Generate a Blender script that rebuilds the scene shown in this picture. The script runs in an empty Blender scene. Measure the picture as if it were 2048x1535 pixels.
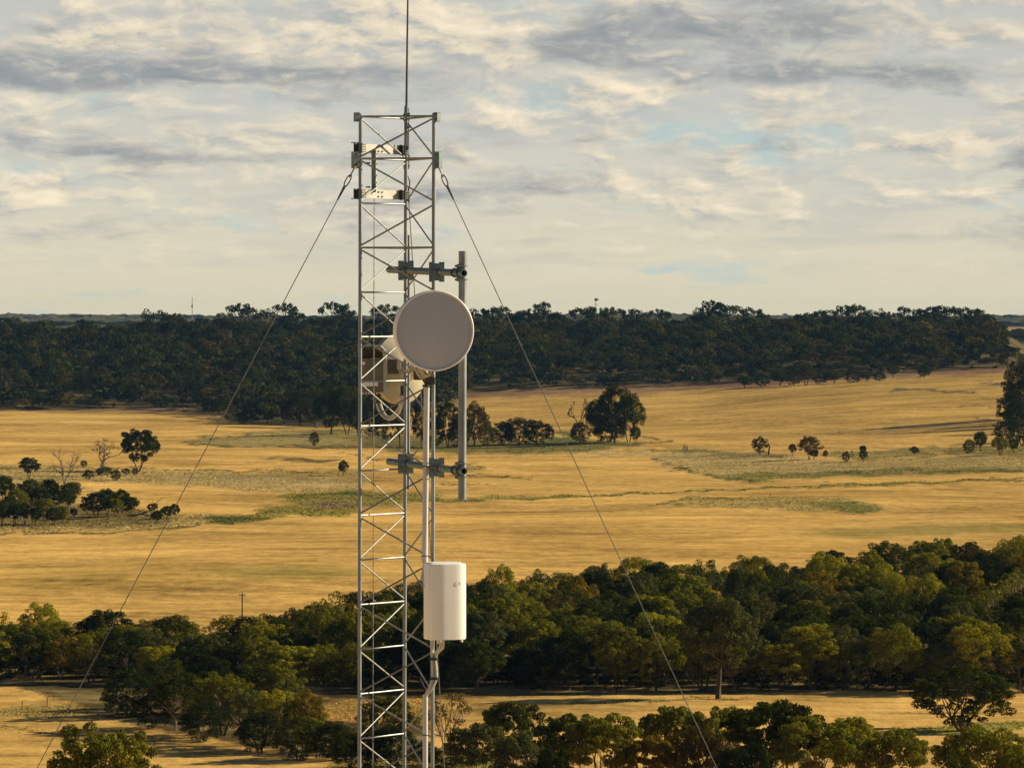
import bpy, bmesh, math, random
import numpy as np
from mathutils import Vector, Matrix, Quaternion
R = math.radians
SC = bpy.context.scene
COL = SC.collection

# ------------------------------------------------------------------ camera
HC = 50.0                       # eye height over the valley floor
F = 9600.0                      # focal length in pixels of a 2048 wide frame
CX, CY = 1024.0, 767.5
PITCH = math.atan((CY - 625.0) / F)
cam_d = bpy.data.cameras.new('camera'); cam = bpy.data.objects.new('camera', cam_d); COL.objects.link(cam)
cam_d.sensor_width = 36.0; cam_d.lens = F / 2048.0 * 36.0
cam_d.clip_start = 0.5; cam_d.clip_end = 60000
cam.location = (0, 0, HC); cam.rotation_euler = (math.pi / 2 - PITCH, 0, 0)
SC.camera = cam
SC.view_settings.view_transform = 'Standard'; SC.view_settings.look = 'None'
SC.view_settings.exposure = 0.88; SC.view_settings.gamma = 1.0
SC.view_settings.use_curve_mapping = False

# ------------------------------------------------------------------ sun + sky
SUN_AZ, SUN_EL = R(74), R(23)
S = Vector((math.cos(SUN_EL) * math.sin(SUN_AZ), math.cos(SUN_EL) * math.cos(SUN_AZ), math.sin(SUN_EL)))
sun_d = bpy.data.lights.new('sun', 'SUN'); sun = bpy.data.objects.new('sun', sun_d); COL.objects.link(sun)
sun_d.energy = 5.0; sun_d.angle = R(0.5); sun_d.color = (1.0, 0.83, 0.52)
sun.rotation_euler = (-S).to_track_quat('-Z', 'Y').to_euler(); sun.location = (60, 20, 120)


class NT:
    """small node-tree writer"""
    def __init__(s, tree): s.t = tree
    def n(s, typ, **kw):
        nd = s.t.nodes.new(typ)
        for k, v in kw.items():
            if k == 'ins':
                for a, b in v.items():
                    s.put(nd.inputs[a], b)
            else: setattr(nd, k, v)
        return nd
    def put(s, sock, v):
        if isinstance(v, bpy.types.NodeSocket): s.t.links.new(v, sock)
        elif isinstance(v, bpy.types.Node): s.t.links.new(v.outputs[0], sock)
        else: sock.default_value = v
    def m(s, op, a, b=None, c=None, clamp=False):
        nd = s.t.nodes.new('ShaderNodeMath'); nd.operation = op; nd.use_clamp = clamp
        for i, v in enumerate((a, b, c)):
            if v is not None: s.put(nd.inputs[i], v)
        return nd.outputs[0]
    def mix(s, f, a, b, blend='MIX'):
        nd = s.t.nodes.new('ShaderNodeMix'); nd.data_type = 'RGBA'; nd.blend_type = blend
        s.put(nd.inputs[0], f); s.put(nd.inputs[6], a); s.put(nd.inputs[7], b)
        return nd.outputs[2]
    def ramp(s, f, stops, interp='LINEAR'):
        nd = s.t.nodes.new('ShaderNodeValToRGB'); cr = nd.color_ramp; cr.interpolation = interp
        while len(cr.elements) < len(stops): cr.elements.new(0.5)
        for e, (p, c) in zip(cr.elements, stops):
            e.position = p; e.color = c if len(c) == 4 else (*c, 1)
        s.put(nd.inputs[0], f); return nd.outputs[0]
    def ss(s, x, a, b):
        nd = s.t.nodes.new('ShaderNodeMapRange'); nd.interpolation_type = 'SMOOTHSTEP'
        s.put(nd.inputs[0], x); nd.inputs[1].default_value = a; nd.inputs[2].default_value = b
        return nd.outputs[0]
    def xyz(s, x, y, z=0.0):
        nd = s.t.nodes.new('ShaderNodeCombineXYZ')
        for i, v in enumerate((x, y, z)): s.put(nd.inputs[i], v)
        return nd.outputs[0]
    def noise(s, vec, scale, detail=4, rough=.55, dist=0.0, out=0):
        nd = s.t.nodes.new('ShaderNodeTexNoise')
        s.put(nd.inputs['Vector'], vec); nd.inputs['Scale'].default_value = scale
        nd.inputs['Detail'].default_value = detail; nd.inputs['Roughness'].default_value = rough
        nd.inputs['Distortion'].default_value = dist
        return nd.outputs[out]


def c4(c): return (c[0], c[1], c[2], 1.0)


world = bpy.data.worlds.new('World'); SC.world = world; world.use_nodes = True
wt = world.node_tree; wt.nodes.clear(); W = NT(wt)
tc = W.n('ShaderNodeTexCoord')
sep = W.n('ShaderNodeSeparateXYZ', ins={0: tc.outputs['Generated']})
dx, dy, dz = sep.outputs
U = W.m('MULTIPLY', W.m('ARCTAN2', dx, dy), 100.0)            # 1 unit = 0.01 rad of azimuth
hl = W.m('SQRT', W.m('ADD', W.m('MULTIPLY', dx, dx), W.m('MULTIPLY', dy, dy)))
V = W.m('MULTIPLY', W.m('ARCTAN2', dz, hl), 100.0)            # 1 unit = 0.01 rad of elevation
# the deck is seen at a grazing angle: flatten the clouds more the lower they stand
Vs = W.m('POWER', W.m('MAXIMUM', V, 0.02), 0.80)
warp = W.noise(W.xyz(W.m('MULTIPLY', U, .5), W.m('MULTIPLY', Vs, 1.2), 2.0), 1.0, 3, .5, out=1)
wsep = W.n('ShaderNodeSeparateXYZ', ins={0: warp})
Uw = W.m('ADD', U, W.m('MULTIPLY', W.m('SUBTRACT', wsep.outputs[0], .5), 1.6))
Vw = W.m('ADD', Vs, W.m('MULTIPLY', W.m('SUBTRACT', wsep.outputs[1], .5), .32))
def vec(su, sv, k): return W.xyz(W.m('MULTIPLY', Uw, su), W.m('MULTIPLY', Vw, sv), k)
grad = W.ramp(W.m('DIVIDE', V, 7.0), [(0.0, (.640, .580, .415)), (.12, (.640, .590, .450)), (.33, (.590, .575, .490)),
                                     (.60, (.525, .535, .505)), (1.0, (.475, .490, .480))])
def blob(u0, v0, ru, rv):
    a = W.m('DIVIDE', W.m('SUBTRACT', Uw, u0), ru); b = W.m('DIVIDE', W.m('SUBTRACT', V, v0), rv)
    d = W.m('ADD', W.m('MULTIPLY', a, a), W.m('MULTIPLY', b, b))
    return W.m('POWER', 2.718, W.m('MULTIPLY', d, -1.0))
def addall(*t):
    o = t[0]
    for k in t[1:]: o = W.m('ADD', o, k)
    return o
def pu(x): return (x - 1024) / 96.0
def pv(y): return (625 - y) / 96.0
# blue openings
nb = W.noise(vec(.34, 1.5, 7.3), 1.0, 5, .58)
blue = W.ss(addall(nb, W.m('MULTIPLY', blob(pu(1130), pv(215), 2.2, .42), .20), W.m('MULTIPLY', blob(pu(1500), pv(290), 2.2, .5), .20),
                   W.m('MULTIPLY', blob(pu(690), pv(100), .8, .32), .20), W.m('MULTIPLY', blob(pu(90), pv(345), 2.2, .28), .17),
                   W.m('MULTIPLY', blob(pu(940), pv(170), .7, .5), .12)), .55, .76)
col = W.mix(W.m('MULTIPLY', blue, .80), grad, (.395, .530, .560, 1))
# broken deck lit from the sun side: relief of the cloud noise decides which flank is warm
def relief(su, sv, k, du, dv, det):
    a = W.noise(vec(su, sv, k), 1.0, det, .60)
    q = W.xyz(W.m('MULTIPLY', W.m('ADD', Uw, du), su), W.m('MULTIPLY', W.m('ADD', Vw, dv), sv), k)
    return a, W.m('SUBTRACT', a, W.noise(q, 1.0, det, .60))
n1, r1 = relief(.36, 1.6, 0.4, .30, .12, 7)
n2, r2 = relief(.85, 3.6, 3.1, .16, .07, 4)
lay = W.noise(vec(.20, 2.3, 11.7), 1.0, 6, .58)
lay = W.m('MULTIPLY', W.ss(lay, .46, .64), W.ss(V, .15, 1.6))
col = W.mix(W.m('MULTIPLY', lay, .34), col, (.385, .420, .445, 1))
shape = addall(W.m('MULTIPLY', n1, .60), W.m('MULTIPLY', n2, .40),
            W.m('MULTIPLY', blob(pu(60), pv(380), 1.2, .26), .22), W.m('MULTIPLY', blob(pu(1900), pv(290), 2.0, .20), .17),
            W.m('MULTIPLY', blob(pu(1180), pv(365), 1.3, .17), .13), W.m('MULTIPLY', blob(pu(50), pv(278), .7, .16), .15),
            W.m('MULTIPLY', blob(pu(560), pv(288), 1.8, .17), .11), W.m('MULTIPLY', blob(pu(180), pv(85), 2.0, .40), .12),
            W.m('MULTIPLY', blob(pu(880), pv(60), 3.2, .8), .09), W.m('MULTIPLY', blob(pu(1950), pv(75), 1.6, .22), .12),
            W.m('MULTIPLY', blob(pu(1250), pv(190), 2.4, .3), .04))
hi = W.m('MULTIPLY', W.ss(shape, .43, .64), W.ss(V, .3, 2.6))
lit = W.m('ADD', .56, W.m('ADD', W.m('MULTIPLY', r1, 2.0), W.m('MULTIPLY', r2, 1.1)), clamp=True)
ccol = W.ramp(lit, [(0.0, (.285, .320, .365)), (.36, (.430, .440, .435)), (.60, (.680, .612, .490)), (1.0, (.90, .785, .605))])
col = W.mix(W.m('MULTIPLY', hi, .92), col, ccol)
# slate undersides: long flat bands
n3, r3 = relief(.24, 1.7, 5.7, .25, .12, 6)
dk = addall(n3, W.m('MULTIPLY', W.m('SUBTRACT', n2, .5), .50), W.m('MULTIPLY', blob(pu(140), pv(146), 4.2, .42), .36), W.m('MULTIPLY', blob(pu(520), pv(150), 2.2, .14), .20),
            W.m('MULTIPLY', blob(pu(1480), pv(60), 4.9, .55), .21), W.m('MULTIPLY', blob(pu(1750), pv(148), 3.4, .24), .22),
            W.m('MULTIPLY', blob(pu(1160), pv(95), .9, .26), .16), W.m('MULTIPLY', blob(pu(470), pv(318), 3.4, .20), .16),
            W.m('MULTIPLY', blob(pu(80), pv(65), .9, .14), .15), W.m('MULTIPLY', blob(pu(1040), pv(285), 1.6, .13), .12),
            W.m('MULTIPLY', blob(pu(1990), pv(475), 1.6, .25), .15), W.m('MULTIPLY', blob(pu(890), pv(80), .4, .15), .14),
            W.m('MULTIPLY', blob(pu(880), pv(40), 2.6, 1.0), -.14))
dk = W.m('MULTIPLY', W.ss(dk, .50, .74), W.ss(V, .2, 2.6))
dl = W.m('ADD', .45, W.m('ADD', W.m('MULTIPLY', r3, 2.2), W.m('MULTIPLY', r2, 1.8)), clamp=True)
dcol = W.ramp(dl, [(0.0, (.225, .255, .290)), (.5, (.300, .325, .345)), (.8, (.45, .445, .42)), (1.0, (.62, .56, .46))])
col = W.mix(W.m('MULTIPLY', dk, .93), col, dcol)
# higher up the real clear sky takes over
sky = W.n('ShaderNodeTexSky', sky_type='NISHITA', sun_disc=False, sun_elevation=SUN_EL, sun_rotation=SUN_AZ, altitude=300, air_density=1.0, dust_density=1.6)
nish = W.mix(1.0, sky.outputs[0], (.020, .023, .028, 1), 'MULTIPLY')
scal = W.mix(1.0, col, (.625, .612, .585, 1), 'MULTIPLY')
out = W.mix(W.ss(V, 7.0, 12.0), scal, nish)
bg = W.n('ShaderNodeBackground', ins={0: out, 1: 1.0})
W.n('ShaderNodeOutputWorld', ins={0: bg})

# ------------------------------------------------------------------ helpers
def P(px, py, depth):
    """world point seen at photo pixel (px, py) at distance depth along the view axis"""
    a = (px - CX) / F * depth; b = -(py - CY) / F * depth
    cp, sp = math.cos(PITCH), math.sin(PITCH)
    return Vector((a, depth * cp + b * sp, HC - depth * sp + b * cp))

def proj(x, y, z):
    cp, sp = math.cos(PITCH), math.sin(PITCH)
    zz = z - HC
    d = y * cp - zz * sp; up = y * sp + zz * cp
    d = np.where(np.abs(d) < 1e-3, 1e-3, d)
    return CX + F * x / d, CY - F * up / d

def sm(a, b, x):
    t = np.clip((np.asarray(x, float) - a) / (b - a), 0, 1); return t * t * (3 - 2 * t)

def lerp_list(pts, x):
    xs, ys = zip(*pts); return np.interp(x, xs, ys)

FOREST_FRONT_D = [(-200, 2480), (370, 2480), (440, 2350), (480, 2195), (560, 2150), (700, 2150), (750, 2260), (900, 2450), (930, 2600), (2060, 2600)]

def terrain(x, y):
    """height of the land at (x, y); the valley floor is z = 0"""
    x = np.asarray(x, float); y = np.asarray(y, float)
    d = np.maximum(y, 1.0); px = CX + F * x / d
    edge = lerp_list([(-400, -1.0), (600, -.5), (900, 1.0), (1200, 4.0), (1400, 6.0), (1700, 12.0), (2000, 16.5), (2400, 18.0)], px)
    z = edge * sm(1350, 2500, y)
    sk = lerp_list([(-400, 31), (150, 31), (400, 34), (1300, 34), (2000, 35), (2400, 31)], px)
    ridge = sm(2430, 3150, y)
    ridge = .55 * ridge + .45 * np.clip((y - 2430) / 720.0, 0, 1)
    z = z + (sk - edge) * ridge * (1 - .62 * sm(2005, 2075, px))
    far = sm(3250, 4300, y)
    z = z * (1 - far) + 22 * far
    z = z + 10 * sm(4300, 5400, y) + 8.0 * sm(7000, 10000, y)
    bump = np.sin(x * .031 + np.sin(y * .013) * 2) * np.sin(y * .027 + 1.3) + .6 * np.sin(x * .083 + 2.0 + y * .01) + .5 * np.sin(x * .19 + y * .05)
    z = z + sm(6500, 8500, y) * (3.0 * bump + 3.0 * np.sin(x * .0042 + .9))
    und = np.sin(x * .021 + y * .004 + .5) * np.sin(y * .011 + x * .006) * .55 + np.sin(x * .06 - y * .022) * .16 + np.sin(y * .045 + x * .02) * .14
    z = z + und * sm(300, 520, y) * (1 - sm(2300, 2700, y)) * (1 + .9 * sm(900, 1800, y))
    return z

def tz(x, y): return float(terrain(x, y))

def ground_at(px, py):
    """where the line of sight through a photo pixel meets the land"""
    ys = np.arange(300, 3600, 1.0)
    a = (px - CX) / F; b = (CY - py) / F
    cp, sp = math.cos(PITCH), math.sin(PITCH)
    dep = ys / (cp + b * sp)
    zz = HC + dep * (b * cp - sp); xx = a * dep
    hit = np.nonzero(zz <= terrain(xx, ys))[0]
    i = hit[0] if len(hit) else len(ys) - 1
    return float(xx[i]), float(ys[i]), tz(xx[i], ys[i])

def mesh_np(name, verts, quads, mat, parent=None, smooth=False):
    me = bpy.data.meshes.new(name)
    verts = np.asarray(verts, np.float32); quads = np.asarray(quads, np.int32)
    k = quads.shape[1]
    me.vertices.add(len(verts)); me.vertices.foreach_set('co', verts.ravel())
    me.loops.add(quads.size); me.loops.foreach_set('vertex_index', quads.ravel())
    me.polygons.add(len(quads))
    me.polygons.foreach_set('loop_start', np.arange(0, quads.size, k, dtype=np.int32))
    me.polygons.foreach_set('loop_total', np.full(len(quads), k, np.int32))
    if smooth: me.polygons.foreach_set('use_smooth', np.ones(len(quads), bool))
    me.materials.append(mat); me.update(calc_edges=True)
    o = bpy.data.objects.new(name, me); COL.objects.link(o)
    if parent is not None: o.parent = parent
    return o

def tag(o, label=None, cat=None, group=None, kind=None):
    for k, v in (('label', label), ('category', cat), ('group', group), ('kind', kind)):
        if v: o[k] = v
    return o

def empty(name, loc, label, cat, group=None):
    o = bpy.data.objects.new(name, None); COL.objects.link(o); o.location = loc; o.empty_display_size = .3
    return tag(o, label, cat, group)

class MB:
    """collects shapes given in world coordinates; build() links them as one mesh"""
    def __init__(s): s.v = []; s.f = []
    def tube(s, pts, rad, n=8, cap=True):
        pts = [Vector(p) for p in pts]
        if not isinstance(rad, (list, tuple)): rad = [rad] * len(pts)
        b = len(s.v); ref = None
        for i, p in enumerate(pts):
            t = (pts[min(i + 1, len(pts) - 1)] - pts[max(i - 1, 0)]).normalized()
            if ref is None: ref = Vector((0, 0, 1)) if abs(t.z) < .9 else Vector((1, 0, 0))
            u = (ref - t * ref.dot(t)).normalized(); w = t.cross(u); ref = u
            for k in range(n):
                a = 2 * math.pi * k / n
                s.v.append(p + (u * math.cos(a) + w * math.sin(a)) * rad[i])
        for i in range(len(pts) - 1):
            for k in range(n):
                a, c = b + i * n + k, b + i * n + (k + 1) % n
                s.f.append((a, c, c + n, a + n))
        if cap:
            s.f.append(tuple(b + k for k in reversed(range(n))))
            s.f.append(tuple(b + (len(pts) - 1) * n + k for k in range(n)))
        return s
    def pipe(s, p0, p1, ro, ri, n=20):
        p0, p1 = Vector(p0), Vector(p1); t = (p1 - p0).normalized()
        prof = [(0, ri), (0, ro), ((p1 - p0).length, ro), ((p1 - p0).length, ri), (0, ri)]
        return s.lathe(p0, t, prof, n)
    def lathe(s, o, axis, prof, n=32):
        o = Vector(o); t = Vector(axis).normalized()
        ref = Vector((0, 0, 1)) if abs(t.z) < .9 else Vector((1, 0, 0))
        u = (ref - t * ref.dot(t)).normalized(); w = t.cross(u); b = len(s.v)
        for h, r in prof:
            for k in range(n):
                a = 2 * math.pi * k / n
                s.v.append(o + t * h + (u * math.cos(a) + w * math.sin(a)) * r)
        for i in range(len(prof) - 1):
            for k in range(n):
                a, c = b + i * n + k, b + i * n + (k + 1) % n
                s.f.append((a, c, c + n, a + n))
        return s
    def box(s, c, hx, hy, hz, ax=None):
        c = Vector(c); X, Y, Z = ax or (Vector((1, 0, 0)), Vector((0, 1, 0)), Vector((0, 0, 1)))
        b = len(s.v)
        for i in (-1, 1):
            for j in (-1, 1):
                for k in (-1, 1): s.v.append(c + X * hx * i + Y * hy * j + Z * hz * k)
        for q in ((0, 1, 3, 2), (4, 6, 7, 5), (0, 4, 5, 1), (2, 3, 7, 6), (0, 2, 6, 4), (1, 5, 7, 3)): s.f.append(tuple(b + i for i in q))
        return s
    def build(s, name, mat, parent=None, smooth=False, bevel=0.0, seg=2):
        off = Vector((0, 0, 0)); p = parent
        while p is not None: off += p.location; p = p.parent
        me = bpy.data.meshes.new(name); me.from_pydata([v - off for v in s.v], [], s.f)
        bm = bmesh.new(); bm.from_mesh(me); bmesh.ops.recalc_face_normals(bm, faces=bm.faces); bm.to_mesh(me); bm.free()
        me.materials.append(mat)
        if smooth:
            me.polygons.foreach_set('use_smooth', np.ones(len(me.polygons), bool))
            try: me.set_sharp_from_angle(angle=R(38))
            except Exception: pass
        o = bpy.data.objects.new(name, me); COL.objects.link(o)
        if parent is not None: o.parent = parent
        if bevel:
            m = o.modifiers.new('bevel', 'BEVEL'); m.width = bevel; m.segments = seg; m.limit_method = 'ANGLE'; m.angle_limit = R(40)
        return o

# ------------------------------------------------------------------ materials
def new_mat(name):
    m = bpy.data.materials.new(name); m.use_nodes = True; m.node_tree.nodes.clear()
    return m, NT(m.node_tree)

def paint(name, c, rough=.5, metal=0.0, var=.12, scale=9.0, spec=.5, bump=0.0, streak=1.0):
    m, T = new_mat(name)
    tcn = T.n('ShaderNodeTexCoord'); mp = T.n('ShaderNodeMapping', ins={0: tcn.outputs['Object']}); mp.inputs['Scale'].default_value = (1, 1, streak)
    nz = T.noise(mp.outputs[0], scale, 6, .6)
    base = T.mix(T.ss(nz, .3, .75), c4([k * (1 - var) for k in c]), c4([min(1, k * (1 + var)) for k in c]))
    bs = T.n('ShaderNodeBsdfPrincipled', ins={'Base Color': base, 'Metallic': metal, 'Specular IOR Level': spec})
    T.put(bs.inputs['Roughness'], T.m('ADD', T.m('MULTIPLY', nz, .25), rough - .12, clamp=True))
    if bump:
        bp = T.n('ShaderNodeBump', ins={'Strength': bump, 'Distance': .01}); T.put(bp.inputs['Height'], T.noise(tcn.outputs['Object'], scale * 6, 4)); T.put(bs.inputs['Normal'], bp)
    T.n('ShaderNodeOutputMaterial', ins={0: bs})
    return m

M = {}
M['steel'] = paint('galvanised_steel', (.20, .215, .235), .5, .60, .25, 26, .5, streak=.25)
M['steel_dull'] = paint('weathered_galvanised_steel', (.13, .18, .195), .55, .40, .22, 18, .4)
M['bolt'] = paint('dark_bolt_steel', (.06, .065, .07), .5, .5, .3, 40)
M['white_alu'] = paint('bare_aluminium_plate', (.36, .36, .35), .5, .15, .08, 10)
M['white_plastic'] = paint('white_moulded_plastic', (.73, .735, .74), .42, 0, .03, 6, .45)
M['radome'] = paint('pale_grey_radome', (.365, .39, .47), .6, 0, .08, 3.0, .35, streak=.3)
M['rim'] = paint('pale_dish_rim', (.70, .70, .72), .5, .1, .05, 8)
M['dish_back'] = paint('cream_dish_back', (.40, .37, .29), .5, .05, .06, 5)
M['grey_box'] = paint('olive_grey_casing', (.125, .125, .105), .5, .1, .2, 12)
M['dark'] = paint('black_plastic', (.018, .018, .018), .5, 0, .2, 20)
M['brown'] = paint('brown_shade_lining', (.05, .034, .022), .7, 0, .3, 20)
M['label'] = paint('white_sticker', (.70, .71, .72), .5, 0, .05, 30)
M['pipe'] = paint('white_conduit', (.45, .46, .50), .45, 0, .08, 5, .45, streak=.2)
M['cable'] = paint('grey_cable', (.42, .43, .42), .5, 0, .15, 20)
M['cable_dark'] = paint('dark_cable', (.055, .05, .045), .5, 0, .2, 20)
M['wire'] = paint('steel_wire', (.15, .15, .145), .5, .5, .2, 30)
M['whip'] = paint('dark_fibreglass_whip', (.045, .05, .055), .5, 0, .2, 30)
M['brass'] = paint('brass_fitting', (.45, .28, .06), .45, .6, .2, 30)

def foliage_mat(name, use_attr=False):
    m, T = new_mat(name)
    if use_attr: base = T.n('ShaderNodeAttribute', attribute_name='tint').outputs['Color']
    else: base = T.n('ShaderNodeObjectInfo').outputs['Color']
    geo = T.n('ShaderNodeNewGeometry')
    tcn = T.n('ShaderNodeTexCoord')
    nz = T.noise(tcn.outputs['Object'], 5.5 if not use_attr else .08, 3, .6)
    hue = T.mix(T.ss(nz, .35, .68), (.72, .84, .85, 1), (1.28, 1.24, .80, 1))
    c = T.mix(1.0, base, hue, 'MULTIPLY')
    v = T.m('ADD', T.m('MULTIPLY', geo.outputs['Random Per Island'], .9), .55)
    c = T.mix(1.0, c, T.xyz(v, v, v), 'MULTIPLY')
    d = T.n('ShaderNodeBsdfDiffuse', ins={0: c})
    tr = T.n('ShaderNodeBsdfTranslucent', ins={0: T.mix(1.0, c, (1.25, 1.15, .5, 1), 'MULTIPLY')})
    mx = T.n('ShaderNodeMixShader', ins={0: .24, 1: d, 2: tr})
    T.n('ShaderNodeOutputMaterial', ins={0: mx})
    return m
M['leaf'] = foliage_mat('gum_foliage')
M['leaf_far'] = foliage_mat('far_wood_foliage', True)

def bark_mat(name, a, b):
    m, T = new_mat(name)
    tcn = T.n('ShaderNodeTexCoord'); mp = T.n('ShaderNodeMapping', ins={0: tcn.outputs['Object']}); mp.inputs['Scale'].default_value = (14, 14, 4)
    nz = T.noise(mp.outputs[0], 1.0, 5, .65)
    d = T.n('ShaderNodeBsdfDiffuse', ins={0: T.mix(T.ss(nz, .35, .66), c4(a), c4(b))})
    T.n('ShaderNodeOutputMaterial', ins={0: d}); return m
M['bark'] = bark_mat('grey_brown_bark', (.045, .034, .026), (.12, .095, .075))
M['bark_pale'] = bark_mat('pale_gum_bark', (.10, .075, .058), (.30, .235, .19))
M['dead'] = bark_mat('bleached_dead_wood', (.13, .105, .09), (.30, .26, .23))
# ------------------------------------------------------------------ the land: one sheet
def poly_sd(px, py, pts):
    """signed distance (inside negative) of pixels to a polygon; y is stretched because the land is seen at a grazing angle"""
    inside = np.zeros(px.shape, bool); dist = np.full(px.shape, 1e9)
    n = len(pts); K = 4.0
    for i in range(n):
        x0, y0 = pts[i]; x1, y1 = pts[(i + 1) % n]
        c = ((y0 > py) != (y1 > py)) & (px < (x1 - x0) * (py - y0) / (y1 - y0 + 1e-9) + x0)
        inside ^= c
        dist = np.minimum(dist, seg_d(px, py, x0, y0, x1, y1, K))
    return np.where(inside, -dist, dist)

def seg_d(px, py, x0, y0, x1, y1, K=4.0):
    ax, ay = x1 - x0, (y1 - y0) * K; bx, by = px - x0, (py - y0) * K
    t = np.clip((bx * ax + by * ay) / (ax * ax + ay * ay + 1e-9), 0, 1)
    return np.hypot(bx - t * ax, by - t * ay)

def build_ground():
    pxr = np.concatenate([[-200, -60, 20, 80, 140, 200, 260, 320, 380, 430, 470], (480000.0 / np.arange(920.0, 186.0, -1.15)),
                          np.arange(2592, 3400, 10.0), np.arange(3400, 13001, 60.0)])
    inner = np.linspace(-.125, .125, 430)
    outer = np.array([.14, .17, .21, .27, .34, .42])
    us = np.concatenate([-outer[::-1], inner, outer])
    Y, Ug = np.meshgrid(pxr, us, indexing='ij')
    X = Ug * (np.maximum(Y, 0) + 260.0)
    Z = terrain(X, Y)
    nr, nc = Y.shape
    idx = np.arange(nr * nc).reshape(nr, nc)
    quads = np.stack([idx[:-1, :-1], idx[:-1, 1:], idx[1:, 1:], idx[1:, :-1]], -1).reshape(-1, 4)
    verts = np.stack([X, Y, Z], -1).reshape(-1, 3)
    px, py = proj(X.ravel(), np.maximum(Y.ravel(), 5.0), Z.ravel())
    D = Y.ravel(); Xf = X.ravel()
    # ragged edges for every patch
    j1 = np.sin(Xf * .11 + np.sin(D * .021) * 3) + .7 * np.sin(Xf * .27 + D * .05) + .5 * np.sin(Xf * .63 - D * .11)
    jr = np.random.default_rng(3).normal(size=(nr, nc)); jr = (jr + np.roll(jr, 1, 1) + np.roll(jr, -1, 1)).ravel() * .6
    jr2 = np.random.default_rng(4).normal(size=(nr, nc)); jr2 = (jr2 + np.roll(jr2, 1, 1) + np.roll(jr2, 2, 1) + np.roll(jr2, -1, 1)).ravel() * .5
    jx = px + 12 * j1 + 5 * jr; jy = py + 1.3 * np.sin(px * .045 + 1.7) + .7 * np.sin(px * .11 + D * .01) + .5 * j1 + 1.1 * jr2
    colr = np.zeros((len(D), 3)); colr[:] = (.610, .388, .122)
    rough = np.zeros(len(D))
    def put(mask, c, amt=1.0, rg=None):
        m = (mask * amt)[:, None]
        colr[:] = colr * (1 - m) + np.array(c) * m
        if rg is not None: rough[:] = rough * (1 - mask) + rg * mask
    def patch(pts, c, feather=16, amt=1.0, rg=None):
        put(sm(feather, -feather, poly_sd(jx, jy, pts)), c, amt, rg)
    def line(pts, w, c, amt=1.0):
        d = np.full(px.shape, 1e9)
        for (x0, y0), (x1, y1) in zip(pts[:-1], pts[1:]): d = np.minimum(d, seg_d(jx, jy, x0, y0, x1, y1))
        put(sm(w * 1.6, w * .35, d), c, amt, 1.0)
    gold_d = (.40, .235, .075); olive = (.44, .335, .155); pale = (.54, .42, .22); green = (.20, .205, .055); bright = (.20, .24, .055)
    weed = (.075, .070, .028); earth = (.20, .13, .095); litter = (.060, .046, .026); purple = (.23, .155, .125); grass_d = (.15, .145, .050)  # weed: growth in the ditches, with the banks' shade painted in
    far_f = (.022, .028, .020); far_gold = (.46, .29, .15)
    # cloud shade painted over the upper paddocks as a duller tone
    put(sm(985, 780, py) * .9, (.47, .31, .100), .7)
    patch([(0, 1130), (330, 1120), (700, 1150), (600, 1165), (200, 1180), (0, 1185)], (.40, .27, .07), 50, .5)
    patch([(400, 1140), (560, 1128), (720, 1135), (690, 1152), (520, 1156)], green, 30, .5)
    patch([(960, 1045), (1500, 1075), (1900, 1100), (1500, 1120), (1050, 1100)], (.43, .26, .075), 50, .5)
    # rough grass strip and its drain
    patch([(-60, 930), (250, 937), (480, 944), (720, 940), (720, 985), (560, 985), (330, 968), (160, 962), (-60, 985)], olive, 18, .85, 1)
    patch([(330, 950), (480, 950), (700, 962), (690, 972), (480, 966), (340, 962)], pale, 16, .8, 1)
    line([(-40, 937), (110, 934), (230, 936), (480, 941), (620, 943)], 5, weed, .8)
    patch([(-60, 960), (160, 965), (160, 1012), (280, 1022), (430, 1030), (436, 1044), (310, 1058), (-60, 1064)], olive, 16, .9, 1)
    patch([(-60, 1000), (130, 1005), (300, 1022), (350, 1034), (330, 1050), (-60, 1056)], (.15, .115, .05), 16, .8, 1)
    line([(-40, 1067), (200, 1065), (310, 1060), (400, 1050), (470, 1040)], 5, weed, .75)
    line([(-40, 950), (100, 958), (190, 950)], 6, weed, .6)
    patch([(420, 1036), (500, 1022), (580, 1010), (560, 992), (720, 980), (880, 990), (860, 1004), (720, 1012), (700, 1034), (560, 1030), (480, 1046)], green, 18, .8, 1)
    patch([(418, 1036), (470, 1031), (530, 1036), (480, 1047), (440, 1048)], (.07, .10, .03), 8, .9, 1)
    patch([(560, 990), (640, 984), (720, 981), (720, 988), (600, 993)], (.08, .12, .03), 10, .8)
    patch([(600, 1008), (650, 1003), (705, 1006), (700, 1016), (640, 1016)], purple, 8, .9)
    line([(700, 988), (860, 1003), (1000, 999), (1150, 992), (1300, 985), (1640, 972), (1900, 962), (2060, 955)], 7, (.12, .135, .03), .9)
    line([(820, 1000), (1000, 996), (1060, 993)], 14, green, .6)
    line([(1640, 974), (1800, 966), (1900, 962)], 10, green, .5)
    # ponds of grass in the left paddock
    patch([(384, 884), (430, 873), (520, 863), (620, 858), (720, 862), (720, 896), (600, 893), (480, 892), (410, 891)], (.33, .28, .115), 9, .9, 1)
    line([(384, 884), (410, 891), (480, 892), (600, 892), (700, 897)], 6, weed, .9)
    line([(384, 884), (430, 873), (520, 864)], 4, weed, .8)
    patch([(600, 862), (720, 856), (740, 866), (640, 870)], grass_d, 8, .8)
    patch([(524, 917), (560, 914), (620, 916), (700, 920), (690, 924), (590, 923)], (.10, .08, .04), 7, .95)
    patch([(370, 816), (474, 816), (474, 838), (440, 836), (405, 826)], purple, 8, .8)
    line([(372, 820), (405, 829), (440, 840), (480, 846), (720, 848)], 4.5, weed, .85)
    line([(680, 905), (760, 917), (860, 920)], 5, weed, .6)
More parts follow.
